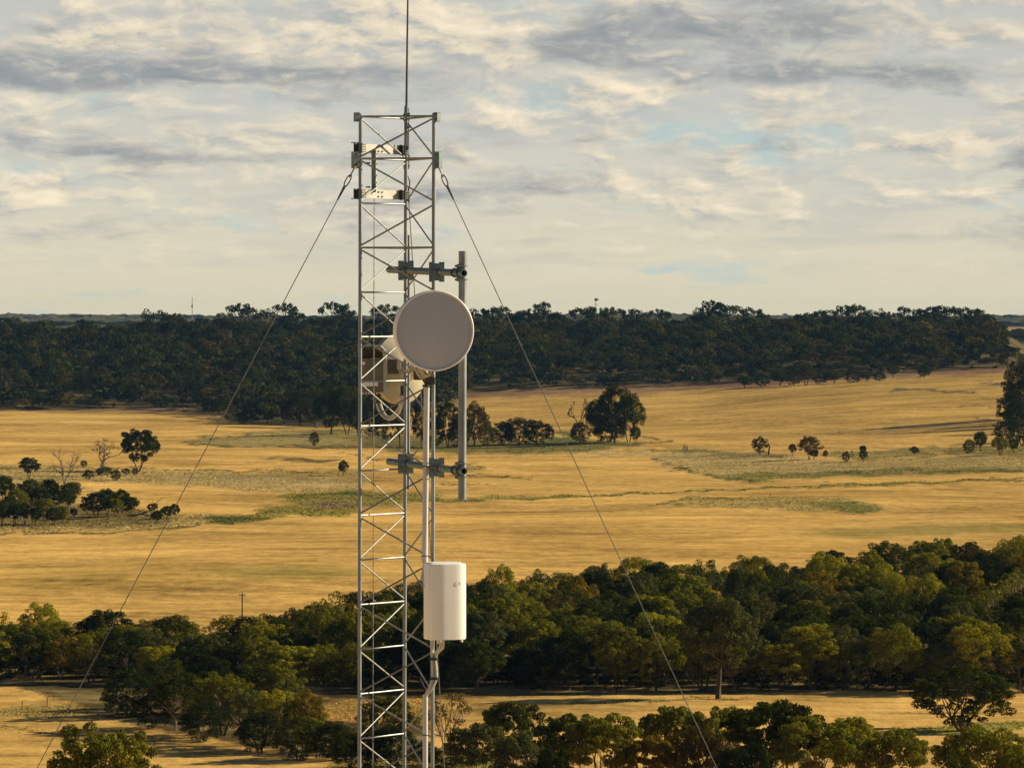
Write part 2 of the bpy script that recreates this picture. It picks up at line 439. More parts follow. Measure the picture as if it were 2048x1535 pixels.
    line([(930, 936), (965, 938)], 18, grass_d, .8); line([(905, 949), (960, 951), (1040, 956)], 6, weed, .75); line([(900, 968), (955, 969)], 6, weed, .6)
    line([(880, 935), (930, 931), (960, 927)], 9, grass_d, .7)
    # ground round the grove
    patch([(690, 872), (760, 868), (1000, 884), (1120, 874), (1270, 885), (1322, 880), (1262, 894), (1150, 906), (950, 906), (760, 902)], grass_d, 16, .95, 1)
    patch([(1110, 866), (1150, 862), (1150, 884), (1105, 886)], (.09, .14, .05), 8, .9)
    line([(1262, 892), (1300, 886), (1322, 880), (1300, 874), (1278, 872)], 4.5, weed, .85)
    patch([(1180, 900), (1290, 905), (1360, 918), (1300, 912), (1180, 910)], pale, 14, .7, 1)
    # the drain on the dish side
    patch([(1285, 908), (1380, 896), (1520, 905), (1700, 924), (1880, 912), (2080, 912), (2080, 942), (1700, 948), (1560, 954), (1440, 956), (1360, 938)], (.47, .365, .175), 16, .9, 1)
    patch([(1260, 898), (1340, 896), (1450, 902), (1560, 910), (1540, 915), (1400, 906)], grass_d, 10, .7, 1)
    patch([(1420, 950), (1560, 944), (1700, 942), (1800, 936), (2080, 936), (2080, 944), (1700, 951), (1560, 960), (1490, 966)], (.19, .185, .05), 12, .9, 1)
    line([(1300, 914), (1340, 925), (1370, 938), (1430, 953), (1500, 962)], 4.5, weed, .9)
    line([(1500, 946), (1700, 944), (2060, 940)], 5, (.07, .08, .03), .7)
    patch([(1860, 892), (1960, 895), (2080, 890), (2080, 912), (1900, 908)], (.19, .18, .075), 12, .85, 1)
    patch([(1640, 905), (1800, 900), (1890, 890), (1860, 912), (1700, 920)], (.22, .20, .085), 12, .8, 1)
    line([(1940, 963), (2060, 960)], 4, weed, .8)
    patch([(1306, 1008), (1400, 997), (1550, 993), (1690, 996), (1756, 1010), (1740, 1026), (1600, 1020), (1450, 1012)], (.43, .335, .14), 12, .85, 1)
    patch([(1600, 1004), (1700, 1000), (1756, 1012), (1735, 1028), (1650, 1018)], green, 14, .8, 1)
    line([(1306, 1008), (1400, 997), (1480, 994)], 5, grass_d, .8)
    patch([(1590, 1064), (1700, 1058), (1860, 1050), (2060, 1048), (2060, 1060), (1850, 1072), (1690, 1076)], (.24, .24, .07), 24, .5)
    line([(1770, 781), (1850, 778), (1900, 782), (1950, 786)], 7, (.11, .085, .06), .95)
    line([(1968, 770), (2000, 765), (2030, 768)], 8, (.17, .13, .10), .9); line([(1930, 812), (1990, 813), (2040, 815)], 4.5, (.16, .12, .07), .9)
    patch([(1650, 875), (1780, 858), (1900, 846), (1990, 840), (1930, 856), (1800, 864)], (.34, .24, .11), 14, .7)
    line([(1960, 838), (2010, 846), (2060, 845)], 8, (.16, .14, .07), .8)
    line([(1380, 842), (1500, 840), (1620, 845)], 5, gold_d, .5); line([(1500, 870), (1700, 862), (1900, 846)], 4, pale, .5)
    for tr_ in ([(-40, 1108), (200, 1098), (450, 1092), (720, 1100)], [(880, 1062), (1200, 1046), (1600, 1034), (2060, 1012)], [(940, 1098), (1100, 1110), (1300, 1096), (1500, 1060)], [(-40, 1150), (300, 1136), (640, 1118)],
                [(900, 1030), (1100, 1022), (1300, 1012), (1500, 1012)], [(1020, 936), (1100, 940), (1180, 932)], [(880, 1140), (1100, 1128), (1300, 1132)], [(300, 856), (480, 862), (700, 852)], [(20, 860), (300, 850), (600, 842)], [(1300, 835), (1600, 820), (1900, 800)],
                [(1380, 870), (1600, 880), (1850, 868)], [(0, 905), (200, 900), (420, 908)], [(460, 1066), (700, 1058)], [(1500, 985), (1800, 978), (2060, 978)], [(1080, 960), (1250, 968), (1450, 975)], [(1850, 1030), (1960, 1022), (2060, 1030)]):
        for o_ in (0, 2.4):
            d_ = np.full(px.shape, 1e9)
            for (x0, y0), (x1, y1) in zip(tr_[:-1], tr_[1:]): d_ = np.minimum(d_, seg_d(px + 9 * np.sin(py * .35), py + 1.2 * np.sin(px * .02), x0, y0 + o_, x1, y1 + o_))
            put(sm(5.5, 1.5, d_), gold_d, .42)
    # near stubble beside the mast
    patch([(-60, 1426), (60, 1412), (180, 1410), (190, 1430), (120, 1436)], (.34, .27, .10), 12, .8, 1)
    line([(-40, 1447), (100, 1466), (230, 1476), (300, 1478)], 6, (.15, .12, .035), .7)
    patch([(860, 1418), (1000, 1410), (1160, 1402), (1310, 1394), (1330, 1402), (1150, 1414), (960, 1426)], (.31, .215, .075), 22, .85)
    line([(1160, 1408), (1260, 1402), (1390, 1396), (1480, 1396)], 5, (.16, .14, .04), .8)  # cast shadow of the lone gum, painted as a dark streak
    patch([(1760, 1456), (1880, 1450), (2060, 1440), (2060, 1456), (1930, 1462), (1820, 1466)], bright, 14, .8, 1)
    patch([(860, 1516), (1010, 1518), (1010, 1560), (860, 1560)], (.19, .22, .055), 12, .9, 1)
    patch([(700, 1500), (860, 1500), (860, 1560), (640, 1560)], (.20, .17, .06), 16, .8, 1)
    # woodland floor
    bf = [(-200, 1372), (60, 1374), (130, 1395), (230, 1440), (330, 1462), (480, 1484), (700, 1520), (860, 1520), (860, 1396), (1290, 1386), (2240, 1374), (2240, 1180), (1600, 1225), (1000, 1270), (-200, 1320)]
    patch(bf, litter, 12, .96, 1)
    patch([(630, 1402), (730, 1400), (860, 1396), (860, 1450), (730, 1444), (640, 1440)], (.50, .31, .10), 8, 1.0)
    for (a, b, c, d) in ((880, 1382, 950, 1388), (1150, 1372, 1230, 1378), (1560, 1352, 1720, 1368), (1700, 1345, 1800, 1360), (40, 1345, 110, 1362), (560, 1385, 630, 1395)):
        patch([(a, b), (c, b - 3), (c, d), (a, d)], (.42, .27, .10), 10, .8)  # slits of sunlight between the trunks, painted gold on the floor
    # forest hill beyond the paddocks
    fd = lerp_list(FOREST_FRONT_D, px)
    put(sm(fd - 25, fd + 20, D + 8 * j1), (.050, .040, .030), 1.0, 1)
    put(sm(60, 0, np.abs(D - fd + 30 + 6 * j1)) * sm(880, 940, px), (.19, .115, .095), .85)
    put(sm(40, 0, np.abs(D - fd + 20 + 6 * j1)) * sm(400, 330, px) * sm(60, 120, px), (.16, .10, .085), .7)
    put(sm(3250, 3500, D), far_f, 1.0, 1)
    put(sm(4700, 4850, D) * sm(6100, 5900, D) * sm(1880, 1930, px), far_gold, .9, 0)
    # standing tufts on the rough ground
    rg_ = np.random.default_rng(21)
    ok = np.nonzero((rough > .6) & (D > 480) & (D < 2050) & (np.abs(px - 1024) < 1150) & ~((D > 540) & (D < 900) & (colr[:, 0] < .2)))[0]
    ok = ok[(D[ok] < 1750) | (rg_.random(len(ok)) < .5)]; pick = rg_.choice(ok, 48000); n = len(pick)
    bx = Xf[pick] + rg_.uniform(-.6, .6, n); by = D[pick] + rg_.uniform(-3, 3, n); bz = terrain(bx, by)
    a = rg_.uniform(0, 6.28, n); big = sm(600, 1200, by); w = rg_.uniform(.14, .42, n) * (.6 + .6 * big); h = rg_.uniform(.04, .15, n) * (.7 + .5 * big) * np.where(rg_.random(n) < .04, 2.2, 1); lx = rg_.uniform(-.15, .15, n)
    tv = np.stack([np.stack([bx - np.cos(a) * w, by - np.sin(a) * w, bz - .05], -1), np.stack([bx + np.cos(a) * w, by + np.sin(a) * w, bz - .05], -1),
                   np.stack([bx + np.cos(a) * w * .7 + lx, by + np.sin(a) * w * .7, bz + h], -1), np.stack([bx - np.cos(a) * w * .6 + lx, by - np.sin(a) * w * .6, bz + h * .8], -1)], 1).reshape(-1, 3)
    tg = mesh_np('rough_grass', tv, quads_of(tv), M['leaf_far'])
    tcx = np.concatenate([colr[pick] * rg_.uniform(.6, 1.0, n)[:, None], np.ones((n, 1))], 1).repeat(4, 0).astype(np.float32)
    tg.data.color_attributes.new('tint', 'FLOAT_COLOR', 'POINT').data.foreach_set('color', tcx.ravel())
    tag(tg, 'tufts of rough dry grass on the drains and hollows', 'grass', kind='stuff')
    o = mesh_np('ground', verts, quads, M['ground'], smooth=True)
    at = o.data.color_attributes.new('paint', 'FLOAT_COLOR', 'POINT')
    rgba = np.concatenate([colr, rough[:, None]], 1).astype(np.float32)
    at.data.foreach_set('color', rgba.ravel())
    tag(o, kind='structure')
    return o

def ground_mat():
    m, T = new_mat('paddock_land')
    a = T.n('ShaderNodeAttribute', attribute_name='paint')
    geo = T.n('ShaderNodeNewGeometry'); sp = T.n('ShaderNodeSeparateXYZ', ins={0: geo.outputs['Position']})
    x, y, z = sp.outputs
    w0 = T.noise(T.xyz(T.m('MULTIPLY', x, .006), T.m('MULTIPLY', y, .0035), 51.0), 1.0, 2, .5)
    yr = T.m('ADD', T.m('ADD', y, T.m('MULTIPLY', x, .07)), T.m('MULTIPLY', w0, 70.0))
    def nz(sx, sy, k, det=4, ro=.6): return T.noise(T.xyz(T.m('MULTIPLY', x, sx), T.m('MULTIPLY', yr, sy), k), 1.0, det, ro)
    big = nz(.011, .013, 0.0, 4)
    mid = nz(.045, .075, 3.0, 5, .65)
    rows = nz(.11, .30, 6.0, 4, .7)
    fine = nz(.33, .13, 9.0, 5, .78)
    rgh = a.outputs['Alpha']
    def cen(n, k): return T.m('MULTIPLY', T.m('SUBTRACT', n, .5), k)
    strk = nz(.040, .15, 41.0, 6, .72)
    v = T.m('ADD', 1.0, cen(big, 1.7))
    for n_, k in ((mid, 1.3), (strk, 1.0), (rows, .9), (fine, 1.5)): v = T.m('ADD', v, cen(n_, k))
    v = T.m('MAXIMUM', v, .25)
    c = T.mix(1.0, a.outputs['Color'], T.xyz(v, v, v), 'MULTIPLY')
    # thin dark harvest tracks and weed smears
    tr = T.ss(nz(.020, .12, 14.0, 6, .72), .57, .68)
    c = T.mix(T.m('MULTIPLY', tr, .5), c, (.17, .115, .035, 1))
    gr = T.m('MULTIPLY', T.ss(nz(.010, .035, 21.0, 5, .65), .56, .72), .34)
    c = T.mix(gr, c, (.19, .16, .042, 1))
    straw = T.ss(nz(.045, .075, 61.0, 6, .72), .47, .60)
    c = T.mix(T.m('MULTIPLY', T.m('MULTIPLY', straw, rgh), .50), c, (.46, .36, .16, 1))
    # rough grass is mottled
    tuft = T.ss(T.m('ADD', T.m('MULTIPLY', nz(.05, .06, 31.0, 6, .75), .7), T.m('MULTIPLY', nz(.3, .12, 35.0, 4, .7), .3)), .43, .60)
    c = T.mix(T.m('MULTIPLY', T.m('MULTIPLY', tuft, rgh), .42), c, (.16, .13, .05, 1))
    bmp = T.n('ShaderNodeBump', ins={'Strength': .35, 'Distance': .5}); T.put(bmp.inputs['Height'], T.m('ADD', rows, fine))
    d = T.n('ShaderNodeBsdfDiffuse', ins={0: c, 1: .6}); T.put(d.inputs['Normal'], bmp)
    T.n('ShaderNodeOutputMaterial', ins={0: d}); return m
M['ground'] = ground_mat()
def quads_of(v): return np.arange(len(v)).reshape(-1, 4)
ground = build_ground()

# ------------------------------------------------------------------ trees
def leaf_quads(rng, cen, rad, n, size, flat=.72, up=.25):
    """n leaf sprays round one foliage clump"""
    d = rng.normal(size=(n, 3)); d[:, 2] += up; d /= np.linalg.norm(d, axis=1)[:, None]
    rr = rng.uniform(.55, 1.06, n) ** .6
    p = np.asarray(cen) + d * (rr * rad)[:, None] * np.array([1, 1, flat])
    nn = d * .9 + rng.normal(size=(n, 3)) * .40; nn /= np.linalg.norm(nn, axis=1)[:, None]
    t = rng.normal(size=(n, 3)); t -= nn * (t * nn).sum(1)[:, None]; t /= np.linalg.norm(t, axis=1)[:, None]
    b = np.cross(nn, t)
    s = size * rng.uniform(.6, 1.35, n)[:, None]; a = rng.uniform(.45, .9, n)[:, None]
    q = np.stack([p - t * s - b * s * a * .3, p - b * s * a + t * s * .1, p + t * s, p + b * s * a], 1)
    return q.reshape(-1, 3)

def quads_of(v): return np.arange(len(v)).reshape(-1, 4)

def limb(mb, p0, p1, r0, r1, rng, bend=.08, n=5):
    p0, p1 = np.array(p0, float), np.array(p1, float); L = np.linalg.norm(p1 - p0)
    off = rng.normal(size=3) * bend * L; pts = []
    for i in range(5):
        t = i / 4; q = p0 * (1 - t) + p1 * t + off * math.sin(math.pi * t) + rng.normal(size=3) * .012 * L * (0 < i < 4)
        q[2] += .06 * L * math.sin(math.pi * t); pts.append(q)
    mb.tube(pts, [r0 + (r1 - r0) * i / 4 for i in range(5)], n)
    return pts

PROTO = {}
def proto(key, seed, shape, nclump, per, leaf, crad, stems=1, pale=False, fork=.34, tr=.020, flat=.72):
    """a tree of height 1 and crown width 1: a trunk mesh and a crown mesh"""
    rng = np.random.default_rng(seed)
    cl = []
    cz, rz, rx, zmin = shape
    tries = 0
    while len(cl) < nclump and tries < 4000:
        tries += 1
        d = rng.normal(size=3); d /= np.linalg.norm(d)
        if d[2] < -.35 and rng.random() < .75: continue
        k = rng.uniform(.62, 1.0) ** .7
        lob = 1 + .16 * math.sin(3 * math.atan2(d[1], d[0]) + seed) + .1 * math.sin(5 * math.atan2(d[1], d[0]) + 2 * seed)
        c = np.array([d[0] * rx * k * lob, d[1] * rx * k * lob, cz + d[2] * rz * k + rng.normal() * .02])
        if c[2] < zmin: continue
        r = crad * rng.uniform(.65, 1.3)
        if any(np.linalg.norm(c - o) < .62 * (r + q) * .8 for o, q in cl): continue
        cl.append((c, r))
    V_ = [leaf_quads(rng, c, r, max(20, int(per * (r / crad) ** 2)), leaf, flat) for c, r in cl]
    v = np.concatenate(V_)
    crown = mesh_np('crown', v, quads_of(v), M['leaf'])
    mb = MB(); forks = []
    for s_ in range(stems):
        a = 2 * math.pi * (s_ + rng.random() * .6) / max(stems, 1)
        sp = .0 if stems == 1 else .05
        base = np.array([math.cos(a) * sp * .35, math.sin(a) * sp * .35, -.03])
        top = np.array([math.cos(a) * sp * 2.2 + rng.normal() * .02, math.sin(a) * sp * 2.2 + rng.normal() * .02, fork * rng.uniform(.85, 1.1)])
        limb(mb, base, top, tr * (1.35 if stems == 1 else .85), tr * .75, rng, .05, 6); forks.append(top)
    for c, r in cl[:: max(1, len(cl) // 14)]:
        f = min(forks, key=lambda t: np.linalg.norm(t[:2] - c[:2]))
        mid = f * .45 + c * .55; mid[2] -= .04
        pts = limb(mb, f, c, tr * .55, tr * .16, rng, .10, 4)
    trunk = mb.build('trunk', M['bark_pale' if pale else 'bark'])
    PROTO[key] = [trunk.data, crown.data]
    for o in (trunk, crown): bpy.data.objects.remove(o)

def bare_proto(key, seed, mat, spread=.55, twigs=0, depth=5):
    rng = np.random.default_rng(seed); mb = MB(); ends = []
    def grow(p, d, L, r, k):
        q = p + d * L
        limb(mb, p, q, r, r * .62, rng, .07, 4)
        if k == 0: ends.append(q); return
        for _ in range(2 if rng.random() < .55 else 3):
            nd = d + rng.normal(size=3) * spread; nd[2] = abs(nd[2]) * .8 + .12; nd /= np.linalg.norm(nd)
            grow(q, nd, L * rng.uniform(.62, .86), r * .58, k - 1)
    for s_ in range(2):
        d = np.array([rng.normal() * .22, rng.normal() * .22, 1.0]); d /= np.linalg.norm(d)
        grow(np.array([0, 0, -.03]), d, .27, .030, depth - 1)
    v = np.array([list(q) for q in mb.v]); h = v[:, 2].max(); w = 2 * np.abs(v[:, 0]).max()
    mb.v = [Vector((q.x / w, q.y / w, q.z / h)) for q in mb.v]
    tr = mb.build('trunk', mat); parts = [tr.data, None]
    if twigs:
        vv = np.concatenate([leaf_quads(rng, (e[0] / w, e[1] / w, e[2] / h), .055, twigs, .012) for e in ends])
        cr = mesh_np('crown', vv, quads_of(vv), M['leaf']); parts[1] = cr.data; bpy.data.objects.remove(cr)
    PROTO[key] = parts; bpy.data.objects.remove(tr)

#           seed  (cz, rz, rx, zmin)        clumps per leaf  crad
for i in range(4): proto(f'near{i}', 11 + i, (.60, .36, .43, .16), 104, 290, .0102, .076, 2 + i % 3, i == 0, .26, .015)
for i in range(4): proto(f'umbrella{i}', 31 + i, (.58, .34, .44, .20), 96, 170, .0108, .074, 1 + i % 3, i == 0, .30, .019)
for i in range(4): proto(f'gum{i}', 51 + i, (.54, .40, .42, .10), 104, 165, .0112, .078, 1 + i % 2, i == 1, .26, .018)
for i in range(3): proto(f'bushy{i}', 71 + i, (.44, .48, .43, .02), 104, 155, .0115, .084, 3, False, .20, .018)
for i in range(3): proto(f'round{i}', 91 + i, (.60, .36, .40, .27), 60, 105, .021, .110, 2, False, .28, .024)
for i in range(2): proto(f'sparse{i}', 111 + i, (.64, .30, .42, .30), 24, 60, .016, .085, 3, True, .26, .020)
for i in range(3): proto(f'tall{i}', 131 + i, (.62, .34, .40, .24), 30, 46, .026, .105, 2, True, .36, .020)
for i in range(3): proto(f'crest{i}', 151 + i, (.76, .18, .43, .50), 20, 42, .030, .100, 1, False, .48, .018)
proto('lone0', 125, (.64, .32, .43, .26), 100, 230, .0115, .076, 1, False, .34, .026)
proto('spread0', 129, (.50, .44, .45, .08), 110, 190, .0125, .078, 3, False, .20, .018)
for i in range(4): proto(f'row{i}', 141 + i, (.77, .19, .44, .50), 90, 200, .0115, .080, 3, i < 2, .44, .013, .45)
proto('wide0', 127, (.60, .36, .45, .14), 84, 250, .0115, .074, 3, False, .26, .017)
bare_proto('bare0', 201, M['dead'], .50, 0, 5)
bare_proto('bare1', 207, M['dead'], .62, 9, 5)
bare_proto('bare2', 213, M['bark'], .60, 26, 5)

TINT = {'dark green': (.042, .050, .010), 'deep green': (.019, .027, .009), 'olive green': (.130, .124, .016), 'yellow green': (.215, .195, .020),
        'grey green': (.074, .078, .034), 'brownish': (.076, .056, .020), 'bronze': (.150, .108, .016), 'blue green': (.022, .031, .021), 'dull brown': (.075, .058, .042)}
trng = random.Random(5)
def tree(key, x, y, width, height, tint, label, cat='tree', group=None, name='gum_tree', rot=None, z=None, lean=0.0):
    o = bpy.data.objects.new(name, None); COL.objects.link(o)
    o.location = (x, y, tz(x, y) if z is None else z); o.scale = (width, width, height)
    o.rotation_euler = (0, lean, trng.uniform(0, 6.28) if rot is None else rot)
    tag(o, label, cat, group)
    t, c = PROTO[key]; col = TINT[tint]; k = trng.uniform(.85, 1.15)
    for nm, me in (('trunk', t), ('crown', c)):
        if me is None: continue
        ch = bpy.data.objects.new(nm, me); COL.objects.link(ch); ch.parent = o
        if nm == 'crown': ch.color = (col[0] * k, col[1] * k, col[2] * k, 1)
    return o

def tree_px(key, cx, base, top, w, tint, label, **kw):
    """a tree whose foot is seen at photo pixel (cx, base)"""
    x, y, z = ground_at(cx, base); k = y / F
    return tree(key, x, y, w * k, (base - top) * k, tint, label, z=z, **kw)

def tree_d(key, cx, top, d, w, tint, label, **kw):
    """a tree at distance d whose foot lies below the frame or behind others"""
    x = (cx - CX) / F * d; z = tz(x, d); h = P(cx, top, d).z - z
    return tree(key, x, d, w * d / F, h, tint, label, z=z, **kw)
# ------------------------------------------------------------------ trees of the paddocks, one by one
G_ROUND = 'round wattles clumped at the paddock corner'
G_DRAIN = 'small trees along the grassy drain'
G_GROVE = 'trees of the grove in the wheat'

tree_px('round0', 58, 957, 914, 47, 'deep green', 'lone round dark tree at the frame edge above the wattle clump', rot=.4)
tree_px('bare0', 130, 978, 893, 66, 'dull brown', 'bare grey dead tree with forked trunk rising from the wattle clump', cat='dead tree', name='dead_tree', rot=.3)
tree_px('bare1', 196, 950, 876, 92, 'dull brown', 'bleached twiggy dying tree beside the leaning dark gum', cat='dead tree', name='dead_tree', rot=1.2)
tree_px('near1', 277, 943, 857, 84, 'deep green', 'tall dark gum leaning over the pale drain grass, crown split in lobes', lean=-.10, rot=2.0)
for cx, b, t, w, lab in ((176, 958, 938, 24, 'low dark shrub at the foot of the bleached dying tree'), (208, 950, 931, 38, 'dark shrub between the dying tree and the leaning gum'),
                         (231, 961, 937, 24, 'upright dark bush standing in front of the drain shrubs'), (252, 949, 935, 20, 'small dark bush just short of the leaning gum'),
                         (270, 950, 934, 16, 'tiny dark bush touching the trunk of the leaning gum'), (168, 934, 919, 17, 'small dark bush behind the bleached dying tree')):
    tree_px('bushy%d' % (cx % 3), cx, b, t, w, 'deep green', lab, cat='bush', name='bush')
rw = [(8, 1005, 950, 52, 'dark green'), (60, 1008, 958, 62, 'dark green'), (100, 1004, 956, 44, 'deep green'), (140, 1010, 963, 46, 'dark green'),
      (36, 1028, 978, 56, 'olive green'), (80, 1026, 974, 46, 'deep green'), (112, 1022, 976, 40, 'deep green'), (136, 1019, 975, 44, 'dark green'),
      (4, 1048, 1000, 42, 'dark green'), (29, 1049, 1008, 38, 'deep green'), (50, 1047, 1004, 36, 'dark green'), (72, 1048, 1012, 30, 'deep green'),
      (90, 1046, 996, 46, 'olive green'), (107, 1050, 1014, 36, 'dark green'), (124, 1047, 1010, 30, 'olive green'), (148, 1036, 1016, 18, 'dark green'), (18, 1032, 990, 40, 'dark green')]
wl = ['broad round wattle cut by the frame edge, back of the clump', 'widest dark wattle dome at the back of the clump', 'dark wattle at the back of the clump behind the dead tree fork',
      'wattle dome beside the dead tree trunk', 'bright olive wattle in the middle of the clump', 'shaded wattle between the olive dome and the dead tree', 'narrow dark wattle under the dead tree',
      'dark wattle ending the middle row of the clump', 'wattle with bare stems at the frame edge, front of the clump', 'second thin-stemmed wattle in the front row from the frame edge',
      'third thin-stemmed wattle in the front row from the frame edge', 'smallest shaded wattle in the front row of the clump', 'tall olive wattle in the front row of the clump',
      'round wattle on one dark stem, front row of the clump', 'olive wattle ending the front row of the clump', 'wispy low wattle just outside the end of the clump', 'dark wattle wedged between the olive dome and the frame edge']
for i, ((cx, b, t, w, c), lab) in enumerate(zip(rw, wl)):
    tree_px('round%d' % (i % 3), cx, b, t, w, c, lab, name='wattle_tree', group=G_ROUND)
for i, (cx, b, t, w, c, lab) in enumerate([(192, 1036, 984, 66, 'deep green', 'biggest dark wattle beyond the gap in the clump, near the fallen branch'), (215, 1032, 975, 46, 'dark green', 'tallest wattle of the pair group beside the fallen branch'),
        (232, 1034, 996, 36, 'olive green', 'low olive wattle tucked between three taller ones by the fallen branch'), (244, 1026, 978, 44, 'dark green', 'wattle behind the one nearest the fallen branch'),
        (259, 1032, 990, 42, 'dark green', 'wattle standing closest to the fallen branch'), (304, 1026, 1006, 24, 'dark green', 'small wattle behind the end of the fallen branch'),
        (314, 1046, 1020, 29, 'deep green', 'small ball-shaped wattle in front of the fallen branch'), (334, 1038, 1010, 26, 'dark green', 'wattle crossed by the guy wire, lower of two'), (349, 1036, 1007, 26, 'deep green', 'wattle just beyond the guy wire near the drain')]):
    tree_px('round%d' % ((i + 1) % 3), cx, b, t, w, c, lab, name='wattle_tree', group=G_ROUND)
x, y, z = ground_at(262, 1033); mb = MB(); k = y / F
B0 = Vector((x, y, z))
for pts, r in (([(0, 0, .15), (2.4, .3, .6), (4.6, .2, 1.5), (6.6, 0, 2.4)], .22), ([(2.4, .3, .6), (3.2, -.6, .5), (4.2, -1.0, .35)], .12), ([(4.6, .2, 1.5), (5.6, .5, 3.0), (7.6, .3, 4.6)], .10), ([(5.6, .5, 3.0), (5.3, .6, 4.2)], .07), ([(0, 0, .15), (-.9, .2, .3)], .2)):
    mb.tube([B0 + Vector(p) for p in pts], [r, r * .8, r * .6, r * .4][:len(pts)] if len(pts) < 5 else r, 6)
e = empty('fallen_branch', B0, 'grey fallen branch propped up in the grass between small wattles', 'fallen branch'); mb.build('limb', M['bark'], e, True)
tree_px('bushy0', 629, 891, 861, 22, 'deep green', 'single upright dark bush on the pale grass short of the mast', cat='bush', name='bush')
tree_px('round1', 686, 951, 920, 24, 'dark green', 'little lopsided tree on the drain grass just short of the mast leg', rot=1.0)
tree_px('bushy1', 422, 880, 875, 5, 'deep green', 'tiny dark bush dot on the grassy hollow by the guy wire', cat='bush', name='bush')
# lobe of the forest that comes down to the mast, and the grove
lobe = [(484, 846, 822, 26), (505, 847, 800, 60), (535, 848, 790, 66), (568, 848, 795, 60), (600, 850, 780, 66), (632, 856, 770, 74), (662, 868, 775, 84), (694, 868, 768, 76), (716, 872, 792, 50), (744, 886, 790, 60), (772, 892, 800, 56), (800, 893, 790, 50), (843, 893, 800, 46)]
ll = ['small dark bush at the tip of the forest lobe by the track', 'low dark gum at the tip of the forest lobe', 'second dark gum along the forest lobe from its tip', 'third dark gum along the forest lobe from its tip', 'fourth dark gum along the forest lobe from its tip',
      'tall dark gum over the lone bush, end of the forest lobe', 'broad dark gum with visible trunk at the grassy hollow', 'dark gum with visible trunk closest to the mast leg, outside it', 'slim dark gum touching the outer mast leg', 'dark tree seen through the mast lattice, first inside the leg',
      'dark tree seen through the middle of the mast lattice', 'dark tree just behind the rear mast leg', 'dark tree between the conduit and the rear mast leg']
for i, ((cx, b, t, w), lab) in enumerate(zip(lobe, ll)):
    tree_px(('gum%d' % (i % 4)) if i else 'bushy0', cx, b, t, w, ('deep green', 'blue green', 'deep green', 'dull brown')[i % 4] if i not in (5, 7) else 'dark green', lab, group=G_GROVE)
for cx, b, t, w, key, c, lab in [(896, 894, 800, 62, 'gum1', 'deep green', 'dark gum between the mast and the standoff pole'), (948, 893, 800, 78, 'gum2', 'brownish', 'open brownish tree beside the standoff pole'),
        (1006, 889, 840, 60, 'bushy1', 'deep green', 'rounded dark bush next to the open brownish tree'), (1038, 888, 832, 76, 'bushy2', 'deep green', 'tallest of the dark rounded bushes in the grove'),
        (1074, 887, 836, 64, 'bushy0', 'blue green', 'dark bush at the thin end of the bush row'), (868, 894, 838, 50, 'bushy0', 'deep green', 'dark bush between conduit and standoff pole'), (920, 895, 832, 56, 'bushy2', 'deep green', 'dark bush seen behind the standoff pole'), (972, 892, 846, 44, 'bushy0', 'dark green', 'low bush at the foot of the open brownish tree'),
        (1100, 880, 850, 22, 'bushy1', 'deep green', 'small separate dark bush at the end of the bush row'),
        (1160, 884, 842, 46, 'bushy2', 'dark green', 'low bush under the brown bare tree of the grove'), (1202, 882, 790, 80, 'gum2', 'deep green', 'gum with hanging foliage, first of the tall three'),
        (1230, 886, 763, 88, 'gum0', 'deep green', 'tallest gum of the grove with a domed top'), (1257, 884, 784, 74, 'gum3', 'dark green', 'gum at the open side of the tall three'), (1271, 888, 854, 26, 'round0', 'dark green', 'small round tree at the end of the grove'),
        (1218, 884, 826, 84, 'bushy1', 'deep green', 'dense dark bush at the feet of the tall grove gums')]:
    tree_px(key, cx, b, t, w, c, lab, group=G_GROVE, name='bush' if key[:4] == 'bush' else 'gum_tree', cat='bush' if key[:4] == 'bush' else 'tree')
tree_px('bare2', 1158, 880, 798, 34, 'dull brown', 'thin brown half-bare tree standing in the grove', cat='dead tree', name='dead_tree')
# along the drain on the dish side
for i, (cx, b, t, w, key, c, lab) in enumerate([(1371, 912, 888, 17, 'sparse1', 'dark green', 'wispy little tree alone on the drain grass'), (1520, 911, 871, 36, 'gum2', 'dark green', 'tree beside the leaning stump'),
        (1585, 911, 887, 20, 'round0', 'dark green', 'small round tree between the stump and the widest drain tree'), (1619, 919, 869, 50, 'umbrella1', 'brownish', 'widest brown-green tree of the drain row'),
        (1628, 918, 898, 22, 'round2', 'deep green', 'small dark tree under the widest drain tree'), (1651, 917, 900, 12, 'round1', 'dark green', 'tiny tree just past the widest drain tree'),
        (1692, 924, 900, 18, 'bushy0', 'dark green', 'upright bushy tree in the drain row'), (1705, 920, 899, 9, 'sparse0', 'brownish', 'thin twiggy sapling between two drain trees'),
        (1726, 908, 890, 17, 'round2', 'deep green', 'small round tree standing behind a drain tree of equal width'), (1726, 924, 901, 19, 'round0', 'dark green', 'round-topped drain tree with a second crown above it'),
        (1829, 911, 892, 21, 'round1', 'brownish', 'single small olive tree far along the drain'), (1938, 907, 876, 28, 'bushy2', 'dark green', 'tree at the start of the wattles near the dark corner'),
        (1961, 902, 861, 31, 'round2', 'dark green', 'tall egg-shaped wattle on a thin stem by the dark corner'), (2001, 910, 873, 42, 'round0', 'olive green', 'roundest wattle on a short stem by the dark corner'),
        (2027, 905, 876, 26, 'round1', 'dark green', 'wattle behind the roundest one by the dark corner')]):
    tree_px(key, cx, b, t, w, c, lab, group=G_DRAIN, name='wattle_tree' if key[:5] == 'round' else 'gum_tree')
